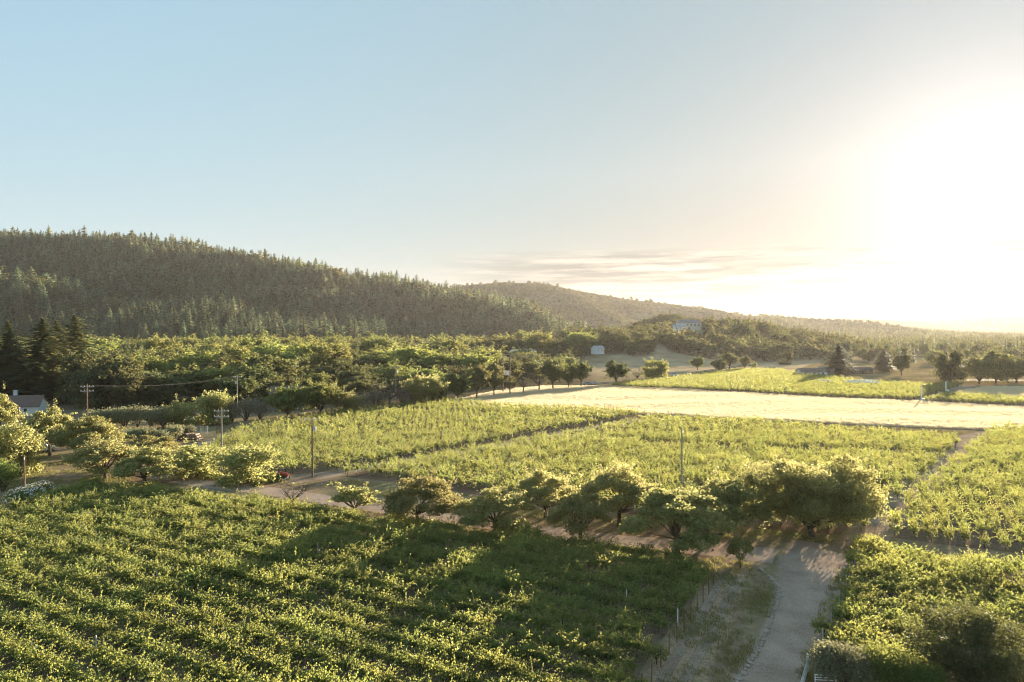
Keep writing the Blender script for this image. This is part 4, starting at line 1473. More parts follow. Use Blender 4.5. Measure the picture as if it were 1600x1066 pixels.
A5, B5 = fill(GP([(1340, 868), (1303, 930), (1272, 1005), (1262, 1066), (1248, 1066), (1262, 1000), (1292, 930), (1325, 868)]), 0.35)
A, B = np.concatenate([A, A3, A4, A5]), np.concatenate([B, B3, B4, B5])
dn = np.sin(A / 2.3 + B / 3.1) + np.sin(B / 1.7 - A / 4.2) + 0.9 * rng.normal(size=A.size)
k = dn > 0.3
A, B = A[k], B[k]
sz = rng.uniform(0.5, 1.5, A.size)
scatter('grass', gw_, np.stack([A, B, np.full(A.size, 0.02)], 1), 'patchy dry grass and weeds along the road verges', 'grass', None, None, np.stack([sz, sz, sz], 1))

# ------------------------------------------------------------------ utility poles
WIRES = {}


def pole(px, Y, top, label, arms=1, wood='pole_wood', insul=True, transformer=False, rz=0.25, r=0.17, group=None, side=1):
    x = P(px, Y)
    z0 = H(x, Y)
    h = CAM_H - (top - HOR) / F * Y - z0
    e = empty('utility_pole', (x, Y, z0), rz)
    obj('pole', MB().tube([(0, 0, -0.1), (0, 0, h * 0.5), (0, 0, h)], [r, r * 0.85, r * 0.65], 10).mesh('pole', wood), e)
    ends = []
    for k in range(arms):
        z = h - 0.7 - 1.05 * k
        b = MB().box((0, -0.16, z), (2.7, 0.13, 0.14))
        for s in (-1, 1):
            b.tube([(0, -0.2, z - 0.75), (s * 0.8, -0.2, z - 0.07)], 0.025, 4)
        cr_ = obj('crossarm', b.mesh('crossarm', 'crossarm'), e)
        if insul:
            for q in (-1.25, -0.55, 0.55, 1.25):
                obj('insulator', MB().tube([(q, -0.16, z + 0.07), (q, -0.16, z + 0.16), (q, -0.16, z + 0.2), (q, -0.16, z + 0.3)], [0.03, 0.09, 0.06, 0.03], 6).mesh('insulator', 'ceramic'), cr_)
                if k == 0:
                    ends.append((x + q * math.cos(rz), Y + q * math.sin(rz), z0 + z + 0.3))
    if transformer:
        zz = h - 3.0
        b = MB().tube([(side * 0.45, 0, zz), (side * 0.45, 0, zz + 0.9), (side * 0.45, 0, zz + 1.0)], [0.24, 0.24, 0.12], 10)
        b.box((side * 0.2, 0, zz + 0.5), (0.3, 0.08, 0.5))
        obj('transformer', b.mesh('transformer', 'steel'), e)
    tag(e, label, 'utility pole', group)
    return ends


gp_ = 'utility poles across the valley'
e1 = pole(135, 163, 600, 'tall brown pole with two white crossarms above the walnut trees at left', arms=2, rz=0.35, group=gp_)
e2 = pole(345, 132, 637, 'pole with two crossarms and a pale vertical box right of the barrel truck', arms=2, wood='pole_pale', rz=0.1, group=gp_)
e3 = pole(487, 124, 649, 'reddish brown pole with one crossarm standing at the corner of the middle vineyard', arms=1, transformer=True, rz=0.1, group=gp_)
e5 = pole(370, 225, 586, 'pale pole rising behind the grey shrubs by the lane', arms=1, wood='pole_pale', transformer=True, side=-1, rz=0.4, group=gp_)
e6 = pole(618, 267, 571, 'pole behind the bare silver tree in the roadside hedge', arms=1, wood='pole_pale', transformer=True, rz=0.5, group=gp_)
e9 = pole(1066, 112, 669, 'bare grey pole rising between the walnut trees in front of the big vineyard', arms=1, wood='pole_pale', insul=False, rz=1.3, r=0.16, group=gp_)
e10 = pole(920, 395, 556, 'thin pole in the dry meadow above the white car', wood='pole_pale', rz=0.7, group=gp_, r=0.16)
e11 = pole(1024, 405, 554, 'thin pole behind the round bright tree by the road bend', wood='pole_pale', rz=0.7, group=gp_, r=0.16)
e12 = pole(1097, 490, 547, 'thin pole among the small roadside trees below the knoll', wood='pole_pale', rz=0.7, group=gp_, r=0.16)
e13 = pole(1294, 640, 541, 'far hazy pole left of the large dark conifer', wood='pole_pale', rz=0.9, group=gp_, r=0.18)
e14 = pole(-160, 150, 606, 'pole beyond the left edge of the view', rz=0.35)

# pale box hung below the arms of the second pole: a transformer tube of its own pole is not seen, a tall conduit box is
xb_, yb_ = P(345, 132), 132
bx = MB().box((0, 0, 0), (0.42, 0.3, 2.3))
# short plain posts
for px, b, tp, lb in [(38, 783, 712, 'short weathered wooden post beside the white flowering shrubs'), (31, 704, 634, 'leaning wooden post between the pale house and the leafy tree')]:
    x, y = G(px, b)
    h = CAM_H - (tp - HOR) / F * y
    e = empty('wooden_pole', (x, y, 0))
    obj('post', MB().tube([(0, 0, -0.1), (0.05, 0, h / 2), (0.02 if px > 33 else -0.25, 0, h)], [0.15, 0.13, 0.11], 9).mesh('post', 'pole_wood'), e)
    b_m = MB().box((0.1, -0.12, h - 0.5), (0.16, 0.06, 0.3)).tube([(0.02, 0, h - 0.9), (0.35, 0, h - 0.88)], 0.03, 5)
    obj('bracket', b_m.mesh('bracket', 'steel'), e)
    tag(e, lb, 'pole')
# twin pole with a rack of transformers
x0, y0 = G(786, 615)
x1, y1 = x0 + 2.9, y0 - 0.4
e = empty('twin_pole', (x0, y0, 0))
hh_ = CAM_H - (553 - HOR) / F * y0
obj('pole', MB().tube([(0, 0, -0.1), (0, 0, hh_)], [0.27, 0.2], 9).mesh('pole', 'pole_wood'), e)
obj('pole', MB().tube([(2.9, -0.4, -0.1), (2.9, -0.4, hh_)], [0.27, 0.2], 9).mesh('pole', 'pole_wood'), e)
obj('crossarm', MB().box((1.45, -0.35, hh_ - 0.3), (4.6, 0.14, 0.16)).mesh('crossarm', 'crossarm'), e)
obj('crossarm', MB().box((1.45, -0.35, hh_ - 1.6), (4.6, 0.14, 0.16)).mesh('crossarm', 'crossarm'), e)
obj('platform', MB().box((1.45, -0.35, hh_ - 9.0), (3.1, 0.9, 0.15)).mesh('platform', 'crossarm'), e)
for q in (0.65, 1.45, 2.25):
    obj('transformer', MB().tube([(q, -0.4, hh_ - 8.9), (q, -0.4, hh_ - 7.2), (q, -0.4, hh_ - 7.0)], [0.36, 0.36, 0.18], 10).mesh('transformer', 'white'), e)
tag(e, 'twin wooden pole carrying a rack of three pale transformers by the country road', 'utility pole')
e7 = [(x0 + q, y0 - 0.35, hh_ - 0.15) for q in (-0.7, 0.4, 2.4, 3.5)]


def wire(a, b, sag, label, r=0.009):
    pts = []
    for i in range(15):
        t = i / 14
        pts.append((a[0] + (b[0] - a[0]) * t, a[1] + (b[1] - a[1]) * t, a[2] + (b[2] - a[2]) * t - sag * 4 * t * (1 - t)))
    o = obj('power_line', MB().tube(pts, r, 4, cap=False).mesh('power_line', 'wire'))
    tag(o, label, 'power line', 'power lines')


for A_, B_, lb in ((e14, e1, 'power line running left from the pole with two white crossarms'), (e1, e5, 'power line between the double crossarm pole and the pale pole by the lane'),
                   (e5, e6, 'power line from the pale pole by the lane to the one behind the hedge'), (e6, e7, 'power line from the hedge pole to the twin pole'),
                   (e7, e10, 'power line from the twin pole to the thin pole in the meadow'), (e10, e11, 'power line over the dry meadow'), (e11, e12, 'power line over the road bend below the knoll')):
    for i in (0, 1, 3):
        wire(A_[i], B_[i], 1.2, lb)

# ------------------------------------------------------------------ buildings


def house(name, label, x, y, rz, w, d, h, rh, wall, roof, z=None, windows=(), door=None, chimney=None, hip=0.0, group=None, cat='house'):
    z = H(x, y) if z is None else z
    e = empty(name, (x, y, z), rz)
    b = MB().box((0, 0, h / 2 - 0.5), (w, d, h + 1))
    b.add([(-w / 2, -d / 2, h), (-w / 2, d / 2, h), (-w / 2 + hip * 0.9, 0, h + rh * 0.96), (w / 2, -d / 2, h), (w / 2, d / 2, h), (w / 2 - hip * 0.9, 0, h + rh * 0.96)],
          [(0, 1, 2), (3, 5, 4)])
    obj('wall', b.mesh('wall', wall), e)
    o = 0.5
    W2, D2 = w / 2 + o, d / 2 + o
    z0 = h - rh * o / (d / 2)
    v = [(-W2, -D2, z0), (W2, -D2, z0), (W2, D2, z0), (-W2, D2, z0), (-W2 + hip, 0, h + rh), (W2 - hip, 0, h + rh)]
    t = 0.16
    v += [(a, b_, c + t) for a, b_, c in v]
    rm = MB().add(v, [(0, 4, 5, 1), (3, 2, 5, 4), (6, 7, 11, 10), (9, 10, 11, 8), (0, 1, 7, 6), (2, 3, 9, 8), (0, 6, 10, 4), (3, 4, 10, 9), (1, 5, 11, 7), (2, 8, 11, 5)])
    ro = obj('roof', rm.mesh('roof', roof), e)
    if chimney:
        cx, cm_ = chimney
        obj('chimney', MB().box((cx, d * 0.1, h + rh * 0.9), (0.9, 0.9, rh * 0.9 + 1.2)).box((cx, d * 0.1, h + rh * 1.35 + 0.65), (1.1, 1.1, 0.15)).mesh('chimney', cm_), ro)
    for (wx, wz, ww, wh) in windows:
        f = obj('window', MB().box((wx, -d / 2 - 0.03, wz + wh / 2 + 0.05), (ww + 0.2, 0.06, 0.1)).box((wx, -d / 2 - 0.03, wz - wh / 2 - 0.05), (ww + 0.2, 0.06, 0.1))
                .box((wx - ww / 2 - 0.05, -d / 2 - 0.03, wz), (0.1, 0.06, wh)).box((wx + ww / 2 + 0.05, -d / 2 - 0.03, wz), (0.1, 0.06, wh)).mesh('window_frame', 'white'), e)
        obj('pane', MB().box((wx, -d / 2 - 0.012, wz), (ww, 0.024, wh)).mesh('pane', 'glass'), f)
    if door:
        dx, dw, dh = door
        dd = obj('door', MB().box((dx, -d / 2 - 0.03, dh / 2), (dw, 0.06, dh)).mesh('door', 'dark_wood'), e)
        obj('handle', MB().box((dx + dw * 0.38, -d / 2 - 0.08, 1.0), (0.06, 0.06, 0.15)).mesh('handle', 'steel'), dd)
    tag(e, label, cat, group)
    return e


house('house', 'pale blue house with brown roof and small cupola at the left edge', P(34, 215), 215, 0.3, 11, 8, 3.3, 2.8, 'pale_wall', 'brown_roof', windows=[(2.0, 1.9, 0.9, 1.1), (-3, 1.9, 0.9, 1.1)], door=(-0.5, 1.0, 2.1), chimney=(-2.2, 'pale_wall'))
house('house', 'grey roofed house with brick chimney half hidden by trees above the olive hedge', P(252, 248), 248, 0.5, 9, 7, 3.6, 2.0, 'grey_wall', 'grey_roof', windows=[(2.5, 2.4, 1.1, 1.3), (-2.5, 2.4, 1.1, 1.3)], door=(0, 1.0, 2.1), chimney=(2.0, 'brick'), hip=2.5)
house('house', 'grey roof peeking out behind the bright round roadside trees', P(448, 233), 233, 0.2, 10, 8, 5.6, 2.0, 'grey_wall', 'brown_roof', windows=[(2, 3.8, 1.1, 1.2), (-2, 3.8, 1.1, 1.2)], door=(0, 1, 2.1))
house('house', 'blue grey hipped roof among the trees left of the twin pole', P(694, 375), 375, 0.15, 17, 10, 7, 3.4, 'cream_wall', 'grey_roof', windows=[(4, 4.8, 1.4, 1.4), (-4, 4.8, 1.4, 1.4)], door=(0, 1, 2.1), hip=4)
house('barn', 'long low shed with pale metal roof between the oaks', P(822, 545), 545, -0.45, 24, 11, 4.5, 2.0, 'cream_wall', 'metal_roof', windows=[(5, 2.4, 2, 1.2), (-5, 2.4, 2, 1.2)], door=(0, 3, 3.2), cat='barn', z=4.5)
house('house', 'white gabled house standing among the oaks left of the knoll', P(905, 630), 630, 0.9, 13, 10, 7.5, 3.6, 'white', 'grey_roof', windows=[(3, 5.2, 1.3, 1.6), (-3, 5.2, 1.3, 1.6), (3, 2.2, 1.3, 1.6)], door=(0, 1.1, 2.1), z=9)
house('shed', 'small pale shed between the white house and the dry meadow', P(934, 555), 555, 0.6, 9, 6, 3.8, 2.0, 'pale_wall', 'metal_roof', windows=[(2, 2, 1, 1), (-2, 2, 1, 1)], cat='shed', z=8)
house('hilltop_house', 'large pale house with grey roof on top of the wooded knoll', P(1076, 760), 760, -0.1, 26, 11, 7.5, 3.4, 'cream_wall', 'grey_roof', windows=[(i, 5, 1.6, 1.8) for i in (-10, -6, -2, 2, 6, 10)], door=(0, 1.3, 2.3), hip=4, z=27)
house('house', 'long low wing below the large hilltop house', P(1062, 745), 745, -0.1, 14, 8, 4.6, 1.8, 'white', 'metal_roof', windows=[(i, 2.6, 1.4, 1.4) for i in (-4, 0, 4)], z=26)
house('house', 'low white ranch house with brown roof beside the large dark conifer', *G(1268, 588), 0.06, 15, 7, 2.9, 1.6, 'white', 'brown_roof', windows=[(-5, 1.7, 1.3, 1.2), (0, 1.7, 1.3, 1.2), (5, 1.7, 1.3, 1.2)], door=(2.5, 1, 2.1))
house('shed', 'pale roofed shed at the right end of the ranch house', *G(1291, 585), -0.25, 7.5, 6, 2.8, 1.6, 'grey_wall', 'metal_roof', windows=[(1.5, 1.6, 1, 1)], door=(-1, 1, 2), cat='shed')
house('shed', 'low red brown outbuilding right of the large dark conifer', *G(1344, 584), 0.02, 13, 6, 2.6, 1.3, 'fence_red', 'brown_roof', windows=[(-3, 1.5, 1, 1), (3, 1.5, 1, 1)], door=(0, 1, 2), cat='shed')
house('house', 'distant pale roofed house in the haze left of the big trees', P(1510, 480), 480, 0.4, 12, 8, 4, 2, 'white', 'metal_roof', windows=[(3, 2, 1, 1), (-3, 2, 1, 1)], door=(0, 1, 2))


def board_fence(label, a, b, h, m, boards=0.16, gap=0.012, posts=2.4, name='board_fence'):
    a, b = Vector((a[0], a[1], 0)), Vector((b[0], b[1], 0))
    ln = (b - a).length
    rz = math.atan2(b.y - a.y, b.x - a.x)
    e = empty(name, a, rz)
    p = MB()
    n = int(ln / (boards + gap))
    g = random.Random(n)
    for i in range(n):
        p.box(((i + 0.5) * (boards + gap), 0, h / 2 + 0.03), (boards, 0.025, h + g.uniform(-0.02, 0.02)))
    obj('panel', p.mesh('panel', m), e)
    r = MB().box((ln / 2, 0.04, 0.4), (ln, 0.05, 0.09)).box((ln / 2, 0.04, h - 0.3), (ln, 0.05, 0.09))
    obj('rail', r.mesh('rail', m), e)
    for i in range(int(ln / posts) + 1):
        obj('post', MB().box((i * posts, 0.115, h / 2), (0.1, 0.1, h + 0.1)).mesh('post', m), e)
    return tag(e, label, 'fence')


board_fence('red brown board fence below the pale blue house', G(28, 649), G(78, 643), 1.8, 'fence_red')
board_fence('dark open board fence beside the farm lane', G(338, 678), G(369, 674), 1.9, 'dark_wood', 0.09, 0.22)
board_fence('tall pale post and wire fence left of the farm lane gate', G(303, 676), G(326, 678), 2.0, 'steel', 0.04, 0.5, name='wire_fence')

# parked trailer and lumber at left
x, y = G(60, 707)
e = empty('trailer', (x, y, 0), 0.5)
tb_ = MB().box((0, 0, 1.35), (3.2, 1.8, 1.9)).box((0, 0, 2.34), (3.3, 1.9, 0.08))
obj('body', tb_.mesh('body', 'pale_wall'), e)
obj('frame', MB().box((0.4, 0, 0.33), (4.4, 1.6, 0.12)).mesh('frame', 'hoop'), e)
obj('door', MB().box((-1.62, 0, 1.3), (0.04, 1.4, 1.6)).mesh('door', 'grey_wall'), e)


def wheel(parent, p, r, w, ax='y', rim='steel'):
    d = Vector((0, w / 2, 0)) if ax == 'y' else Vector((w / 2, 0, 0))
    p = Vector(p)
    wl = empty('wheel', p)
    wl.parent = parent
    obj('tyre', MB().tube([-d, -d * 0.9, d * 0.9, d], [r * 0.86, r, r, r * 0.86], 16).mesh('tyre', 'tyre'), wl)
    obj('rim', MB().tube([-d * 1.06, d * 1.06], r * 0.55, 12).mesh('rim', rim), wl)
    return wl


wheel(e, (0, -0.95, 0.33), 0.33, 0.2)
wheel(e, (0, 0.95, 0.33), 0.33, 0.2)
tag(e, 'small pale box trailer parked under the walnut tree at left', 'trailer')
x, y = G(76, 705)
e = empty('lumber_stack', (x, y, 0), 0.4)
for i in range(4):
    obj('board', MB().box((0, 0.15 * (i % 2), 0.3 + 0.24 * i), (3.0 - 0.3 * i, 1.0, 0.16)).mesh('board', 'crossarm'), e)
obj('support', MB().box((-0.9, 0, 0.11), (0.2, 1.1, 0.21)).box((0.9, 0, 0.11), (0.2, 1.1, 0.21)).mesh('support', 'dark_wood'), e)
tag(e, 'low stack of grey boards beside the trailer', 'boards')

# barrel truck
tx, ty = G(293, 691)
trz = R(186) - 0.18 - PI + PI
e = empty('flatbed_truck', (tx, ty, 0), trz)
# local +x points forward
cab = MB()
prof = [(-0.1, 0.75), (1.25, 0.75), (1.25, 1.35), (0.95, 1.4), (0.62, 2.05), (0.0, 2.12), (-0.1, 2.0)]
for s in (1,):
    n_ = len(prof)
    vL = [(a, -0.8, b_) for a, b_ in prof] + [(a, 0.8, b_) for a, b_ in prof]
    cab.add(vL, [tuple(range(n_))[::-1], tuple(range(n_, 2 * n_))] + [(i, (i + 1) % n_, (i + 1) % n_ + n_, i + n_) for i in range(n_)][::1])
obj('cab', cab.mesh('cab', 'truck'), e)
hood = MB().tube([(1.2, 0, 1.05), (1.6, 0, 1.08), (2.2, 0, 1.02), (2.35, 0, 0.98)], [0.52, 0.5, 0.42, 0.3], 14)
obj('hood', hood.mesh('hood', 'truck'), e)
obj('grille', MB().box((2.36, 0, 0.95), (0.06, 0.45, 0.55)).mesh('grille', 'steel'), e)
obj('windshield', MB().add([(0.98, -0.68, 1.42), (0.98, 0.68, 1.42), (0.66, 0.66, 2.0), (0.66, -0.66, 2.0), (0.99, -0.68, 1.44), (0.99, 0.68, 1.44), (0.68, 0.66, 2.02), (0.68, -0.66, 2.02)],
    [(0, 1, 2, 3), (7, 6, 5, 4), (0, 4, 5, 1), (2, 6, 7, 3)]).mesh('windshield', 'glass'), e)
for s in (-1, 1):
    obj('fender', MB().tube([(1.25, s * 0.68, 0.75), (1.5, s * 0.7, 1.0), (1.85, s * 0.7, 1.02), (2.2, s * 0.68, 0.7)], [0.12, 0.17, 0.17, 0.1], 8).mesh('fender', 'truck'), e)
    obj('headlight', MB().tube([(2.18, s * 0.5, 1.05), (2.34, s * 0.5, 1.05)], [0.08, 0.12], 10).mesh('headlight', 'white'), e)
    obj('window', MB().box((0.4, s * 0.812, 1.68), (0.7, 0.02, 0.42)).mesh('window', 'glass'), e)
    wheel(e, (1.72, s * 0.72, 0.42), 0.42, 0.2)
    wheel(e, (-1.9, s * 0.8, 0.42), 0.42, 0.25)
obj('bed', MB().box((-1.75, 0, 0.92), (3.2, 1.9, 0.14)).box((-1.75, -0.93, 1.06), (3.2, 0.05, 0.14)).box((-1.75, 0.93, 1.06), (3.2, 0.05, 0.14)).mesh('bed', 'barrel'), e)
obj('chassis', MB().box((-0.2, 0, 0.62), (4.6, 0.8, 0.2)).mesh('chassis', 'hoop'), e)
tag(e, 'vintage maroon flatbed truck loaded with wine barrels beside the olive bushes', 'truck')
rot = Matrix.Rotation(trz, 4, 'Z')
bar_b = MB().tube([(0, -0.45, 0), (0, -0.25, 0), (0, 0, 0), (0, 0.25, 0), (0, 0.45, 0)], [0.25, 0.31, 0.335, 0.31, 0.25], 14).mesh('barrel_body', 'barrel')
hb = MB()
for q, r_ in ((-0.42, 0.265), (-0.2, 0.325), (0.2, 0.325), (0.42, 0.265)):
    hb.tube([(0, q - 0.025, 0), (0, q + 0.025, 0)], r_, 14)
hb = hb.mesh('barrel_hoops', 'hoop')
bn = 0
for lay, z, xs in ((0, 1.33, (-0.55, -1.23, -1.91, -2.59, -3.05 + 0.0)), (1, 1.87, (-0.9, -1.58, -2.26))):
    for q in xs[:4]:
        for s in (-0.47, 0.47):
            lp = rot @ Vector((q, s, z + 0.0))
            o = empty('wine_barrel', (tx + lp.x, ty + lp.y, lp.z), trz)
            obj('staves', bar_b, o); obj('hoop', hb, o)
            tag(o, ('oak wine barrel in the lower layer on the flatbed truck', 'oak wine barrel in the upper layer on the flatbed truck')[lay], 'barrel', ('lower barrels on the truck', 'upper barrels on the truck')[lay])

# red tractor half hidden behind the bush
x, y = G(440, 750)
e = empty('tractor', (x, y, 0), R(-12))
obj('hood', MB().tube([(-0.2, 0, 1.05), (0.2, 0, 1.1), (1.0, 0, 1.02), (1.35, 0, 0.9)], [0.3, 0.34, 0.32, 0.22], 12).mesh('hood', 'red'), e)
for s in (-1, 1):
    obj('fender', MB().tube([(-1.3, s * 0.5, 0.85), (-1.05, s * 0.5, 1.28), (-0.6, s * 0.5, 1.35), (-0.3, s * 0.5, 1.1)], [0.1, 0.14, 0.14, 0.08], 8).mesh('fender', 'red'), e)
    wheel(e, (-0.8, s * 0.62, 0.58), 0.58, 0.28, rim='white')
    wheel(e, (1.05, s * 0.52, 0.32), 0.32, 0.18, rim='white')
obj('seat', MB().box((-0.75, 0, 1.15), (0.45, 0.45, 0.1)).box((-0.98, 0, 1.35), (0.1, 0.45, 0.4)).mesh('seat', 'tyre'), e)
obj('steering_wheel', MB().tube([(-0.2, 0, 1.3), (-0.38, 0, 1.5)], 0.025, 6).tube([(-0.37, 0, 1.49), (-0.39, 0, 1.51)], 0.18, 12).mesh('steering', 'tyre'), e)
obj('chassis', MB().box((0.1, 0, 0.62), (2.3, 0.35, 0.35)).mesh('chassis', 'hoop'), e)
tag(e, 'small red tractor parked at the right end of the low walnut trees', 'tractor')


def car(px, base, rz, paint, label):
    x, y = G(px, base)
    e = empty('car', (x, y, Z3 + 0.01), rz)
    def extr(prof, hw, m, nm):
        n_ = len(prof)
        v = [(a, -hw * k_, b_) for a, b_, k_ in prof] + [(a, hw * k_, b_) for a, b_, k_ in prof]
        return obj(nm, MB().add(v, [tuple(range(n_))[::-1], tuple(range(n_, 2 * n_))] + [(i, (i + 1) % n_, (i + 1) % n_ + n_, i + n_) for i in range(n_)]).mesh(nm, m), e)
    extr([(-2.2, 0.3, 1), (2.2, 0.3, 1), (2.3, 0.6, 0.95), (2.1, 0.8, 0.95), (1.0, 0.95, 1), (-1.6, 0.98, 1), (-2.25, 0.85, 0.95)], 0.9, paint, 'body')
    extr([(1.0, 0.94, 0.98), (0.3, 1.4, 0.82), (-0.9, 1.44, 0.82), (-1.7, 0.97, 0.98)], 0.88, 'glass', 'cabin')
    obj('roof', MB().box((-0.3, 0, 1.46), (1.2, 1.4, 0.05)).mesh('roof', paint), e)
    for a in (-1.4, 1.4):
        for s in (-0.82, 0.82):
            wheel(e, (a, s, 0.33), 0.33, 0.2)
    for s in (-0.6, 0.6):
        obj('headlight', MB().box((2.27, s, 0.66), (0.08, 0.35, 0.14)).mesh('headlight', 'white'), e)
    tag(e, label, 'car', 'cars on the country road')


car(926, 600.5, 0.55, 'car_white', 'white car on the country road in front of the roadside walnuts')
car(918, 601.2, 0.55, 'car_grey', 'silver car close behind the white one on the country road')
car(1054, 587, 0.6, 'car_white', 'distant pale car right of the round bright tree')
car(1170, 571, 0.75, 'car_grey', 'farthest silver car near the end of the visible road')

# white standpipes by the far vineyard track
for px, b, tp, lb in ((1440, 627, 605, 'tall white standpipe on the track left of the pale field'), (1478, 612, 596, 'shorter looking far white standpipe beside the hazy tall tree')):
    x, y = G(px, b)
    h = CAM_H - (tp - HOR) / F * y
    e = empty('standpipe', (x, y, 0), 0.2)
    obj('pipe', MB().tube([(0, 0, 0), (0, 0, h)], [0.28, 0.24], 12).mesh('pipe', 'white'), e)
    obj('pump', MB().box((0.9, 0, 0.45), (1.0, 0.7, 0.9)).tube([(0.2, 0, 0.6), (0.9, 0, 0.6)], 0.12, 8).mesh('pump', 'white'), e)
    tag(e, lb, 'standpipe')
# white rail fence far right
x0_, y0_ = G(1508, 597)
x1_, y1_ = G(1700, 598)
e = empty('rail_fence', (x0_, y0_, 0), math.atan2(y1_ - y0_, x1_ - x0_))
ln = math.hypot(x1_ - x0_, y1_ - y0_)
obj('rail', MB().box((ln / 2, 0, 1.25), (ln, 0.06, 0.14)).box((ln / 2, 0, 0.75), (ln, 0.06, 0.14)).mesh('rail', 'white'), e)
for i in range(int(ln / 3) + 1):
    obj('post', MB().box((i * 3.0, 0.1, 0.7), (0.12, 0.12, 1.4)).mesh('post', 'white'), e)
tag(e, 'white rail fence in front of the big hazy trees at right', 'fence')
# white covers lying over a few vine rows
for i, (px, py, n_m, lb) in enumerate([(1348, 597.5, 15, 'longest white cover over the far vines, front one of the right hand group'), (1344, 595.8, 12, 'white cover over the far vines, middle one of the right hand group'),
                                       (1358, 594.5, 8, 'short white cover over the far vines, rearmost of the right hand group'), (1290, 595.2, 7, 'small white cover over the far vines in front of the ranch house')]):
    x, y = G(px, py, 1.9)
    g = random.Random(i)
    v, f = [], []
    n_ = int(n_m * 2)
    for a in range(n_ + 1):
        for b in range(5):
            q = (b - 2) / 2
            v.append((a * 0.5 - n_m / 2, q * (1.0 + 0.15 * g.random()), 2.4 - 0.7 * q * q + g.uniform(-0.16, 0.16)))
    f = [(a * 5 + b, a * 5 + b + 1, a * 5 + b + 6, a * 5 + b + 5) for a in range(n_) for b in range(4)]
    o = obj('row_cover', MB().add(v, f).mesh('row_cover', 'flower'), None, (x, y, 0), ROWDIR)
    sm_ = o.modifiers.new('thick', 'SOLIDIFY'); sm_.thickness = 0.03
    tag(o, lb, 'row cover', 'white row covers')
kill = None

# ------------------------------------------------------------------ small foreground things
# stones edging the drive
sp = catmull([G(1180, 884), G(1196, 897), G(1210, 910), G(1218, 924), G(1214, 945), G(1205, 972), G(1193, 1000), G(1176, 1030), G(1152, 1066), G(1130, 1095)], 14)
acc, last = [], None
for p in sp:
    if last is None or math.hypot(p[0] - last[0], p[1] - last[1]) > 0.43:
        acc.append(p); last = p
stones = []
for i in range(5):
    g = np.random.default_rng(600 + i)
    import bmesh
    bm = bmesh.new()
    bmesh.ops.create_icosphere(bm, subdivisions=2, radius=1.0)
    for v in bm.verts:
        n_ = v.co.normalized()
        v.co *= 1 + 0.16 * math.sin(3.1 * n_.x + i) + 0.14 * math.sin(4.3 * n_.y + 2 * i) + 0.1 * g.normal()
        v.co.z = max(v.co.z, -0.6)
    me = bpy.data.meshes.new('stone')
    bm.to_mesh(me); bm.free()
    me.materials.append(M['stone'])
    stones.append(me)
for i, p in enumerate(acc):
    o = obj('border_stone', stones[i % 5], None, (p[0] + rnd.uniform(-.08, .08), p[1] + rnd.uniform(-.08, .08), 0.1), rnd.random() * 6)
    s = rnd.uniform(0.11, 0.24) * (0.75 if i < 8 else 1)
    o.scale = (s * rnd.uniform(0.9, 1.5), s, s * 0.75)
    tag(o, 'pale fieldstone in the curved border between the grass verge and the gravel drive', 'stone', 'border stones along the drive')
# end posts of the vine rows
a0, a1 = np.array(G(1108, 916)), np.array(G(1008, 1066))
nrow = int(np.linalg.norm(a1 - a0) / 2.45)
for i in range(nrow + 2):
    p = a0 + (a1 - a0) * i / nrow
    e = empty('end_post', (p[0] + 0.5, p[1], 0.02), rnd.random())
    obj('post', MB().tube([(0, 0, -0.05), (0, 0, 1.75)], 0.05, 6).mesh('post', 'pole_wood'), e)
    obj('brace_wire', MB().tube([(0, 0, 1.6), (0.85, -0.48, 0)], 0.012, 3).mesh('brace_wire', 'steel'), e)
    tag(e, 'thin wooden end post at the drive side end of a near vine row', 'post', 'end posts of the near vine rows')
a0, a1 = np.array(G(1340, 880)), np.array(G(1278, 1030))
nrow = int(np.linalg.norm(a1 - a0) / 2.45)
for i in range(nrow + 1):
    p = a0 + (a1 - a0) * i / nrow
    o = obj('end_post', MB().tube([(0, 0, -0.05), (0, 0, 1.6)], 0.055, 6).mesh('post', 'crossarm'), None, (p[0], p[1], 0.02))
    tag(o, 'grey end post at the drive side end of a right hand vine row', 'post', 'end posts of the right hand vine rows')
# short pale grow tubes and stakes among the near vines
for (px, py) in [(245, 905), (497, 862), (509, 873), (555, 866), (556, 892), (979, 935), (1040, 905), (120, 850), (150, 842), (1059, 967), (150, 1010)]:
    x, y = G(px, py, 0.6)
    o = obj('vine_stake', MB().tube([(0, 0, 0), (0, 0, 1.5)], 0.05, 5).mesh('stake', 'white'), None, (x, y, 0.02))
    tag(o, 'short white stake standing up between the near vines', 'stake', 'white stakes among the near vines')
# squat wooden bin at the corner
x, y = G(1331, 884)
e = empty('wooden_bollard', (x, y, 0), 0.2)
obj('post', MB().box((0, 0, 0.5), (0.55, 0.55, 1.06)).mesh('post', 'dark_wood'), e)
obj('cap', MB().box((0, 0, 1.08), (0.7, 0.7, 0.1)).mesh('cap', 'pole_wood'), e)
tag(e, 'squat dark capped post at the corner of the drive and the right vineyard', 'post')
# white rose bushes at left
for i, (px, b, tp, w, lb) in enumerate([(30, 790, 766, 34, 'white flowering rose bush left of the short post'), (46, 784, 760, 30, 'white flowering rose bush right behind the short post'), (64, 776, 755, 30, 'white flowering rose bush farthest from the near vines')]):
    e = ptree('rose_bush', BSH[i % 2], px, b, tp, w, lb, cat='shrub', group='white flowering bushes', crown='foliage')
    g = np.random.default_rng(700 + i)
    n_ = 170
    d = rdirs(n_, g); d[:, 2] = np.abs(d[:, 2])
    C_ = MB().quads(leaf_quads(d * np.array([0.72, 0.72, 0.62]) + np.array([0, 0, 0.35]), d, np.full(n_, 0.075), g, 1.0))
    obj('flower', C_.mesh('flower', 'flower'), e)['kind'] = 'stuff'
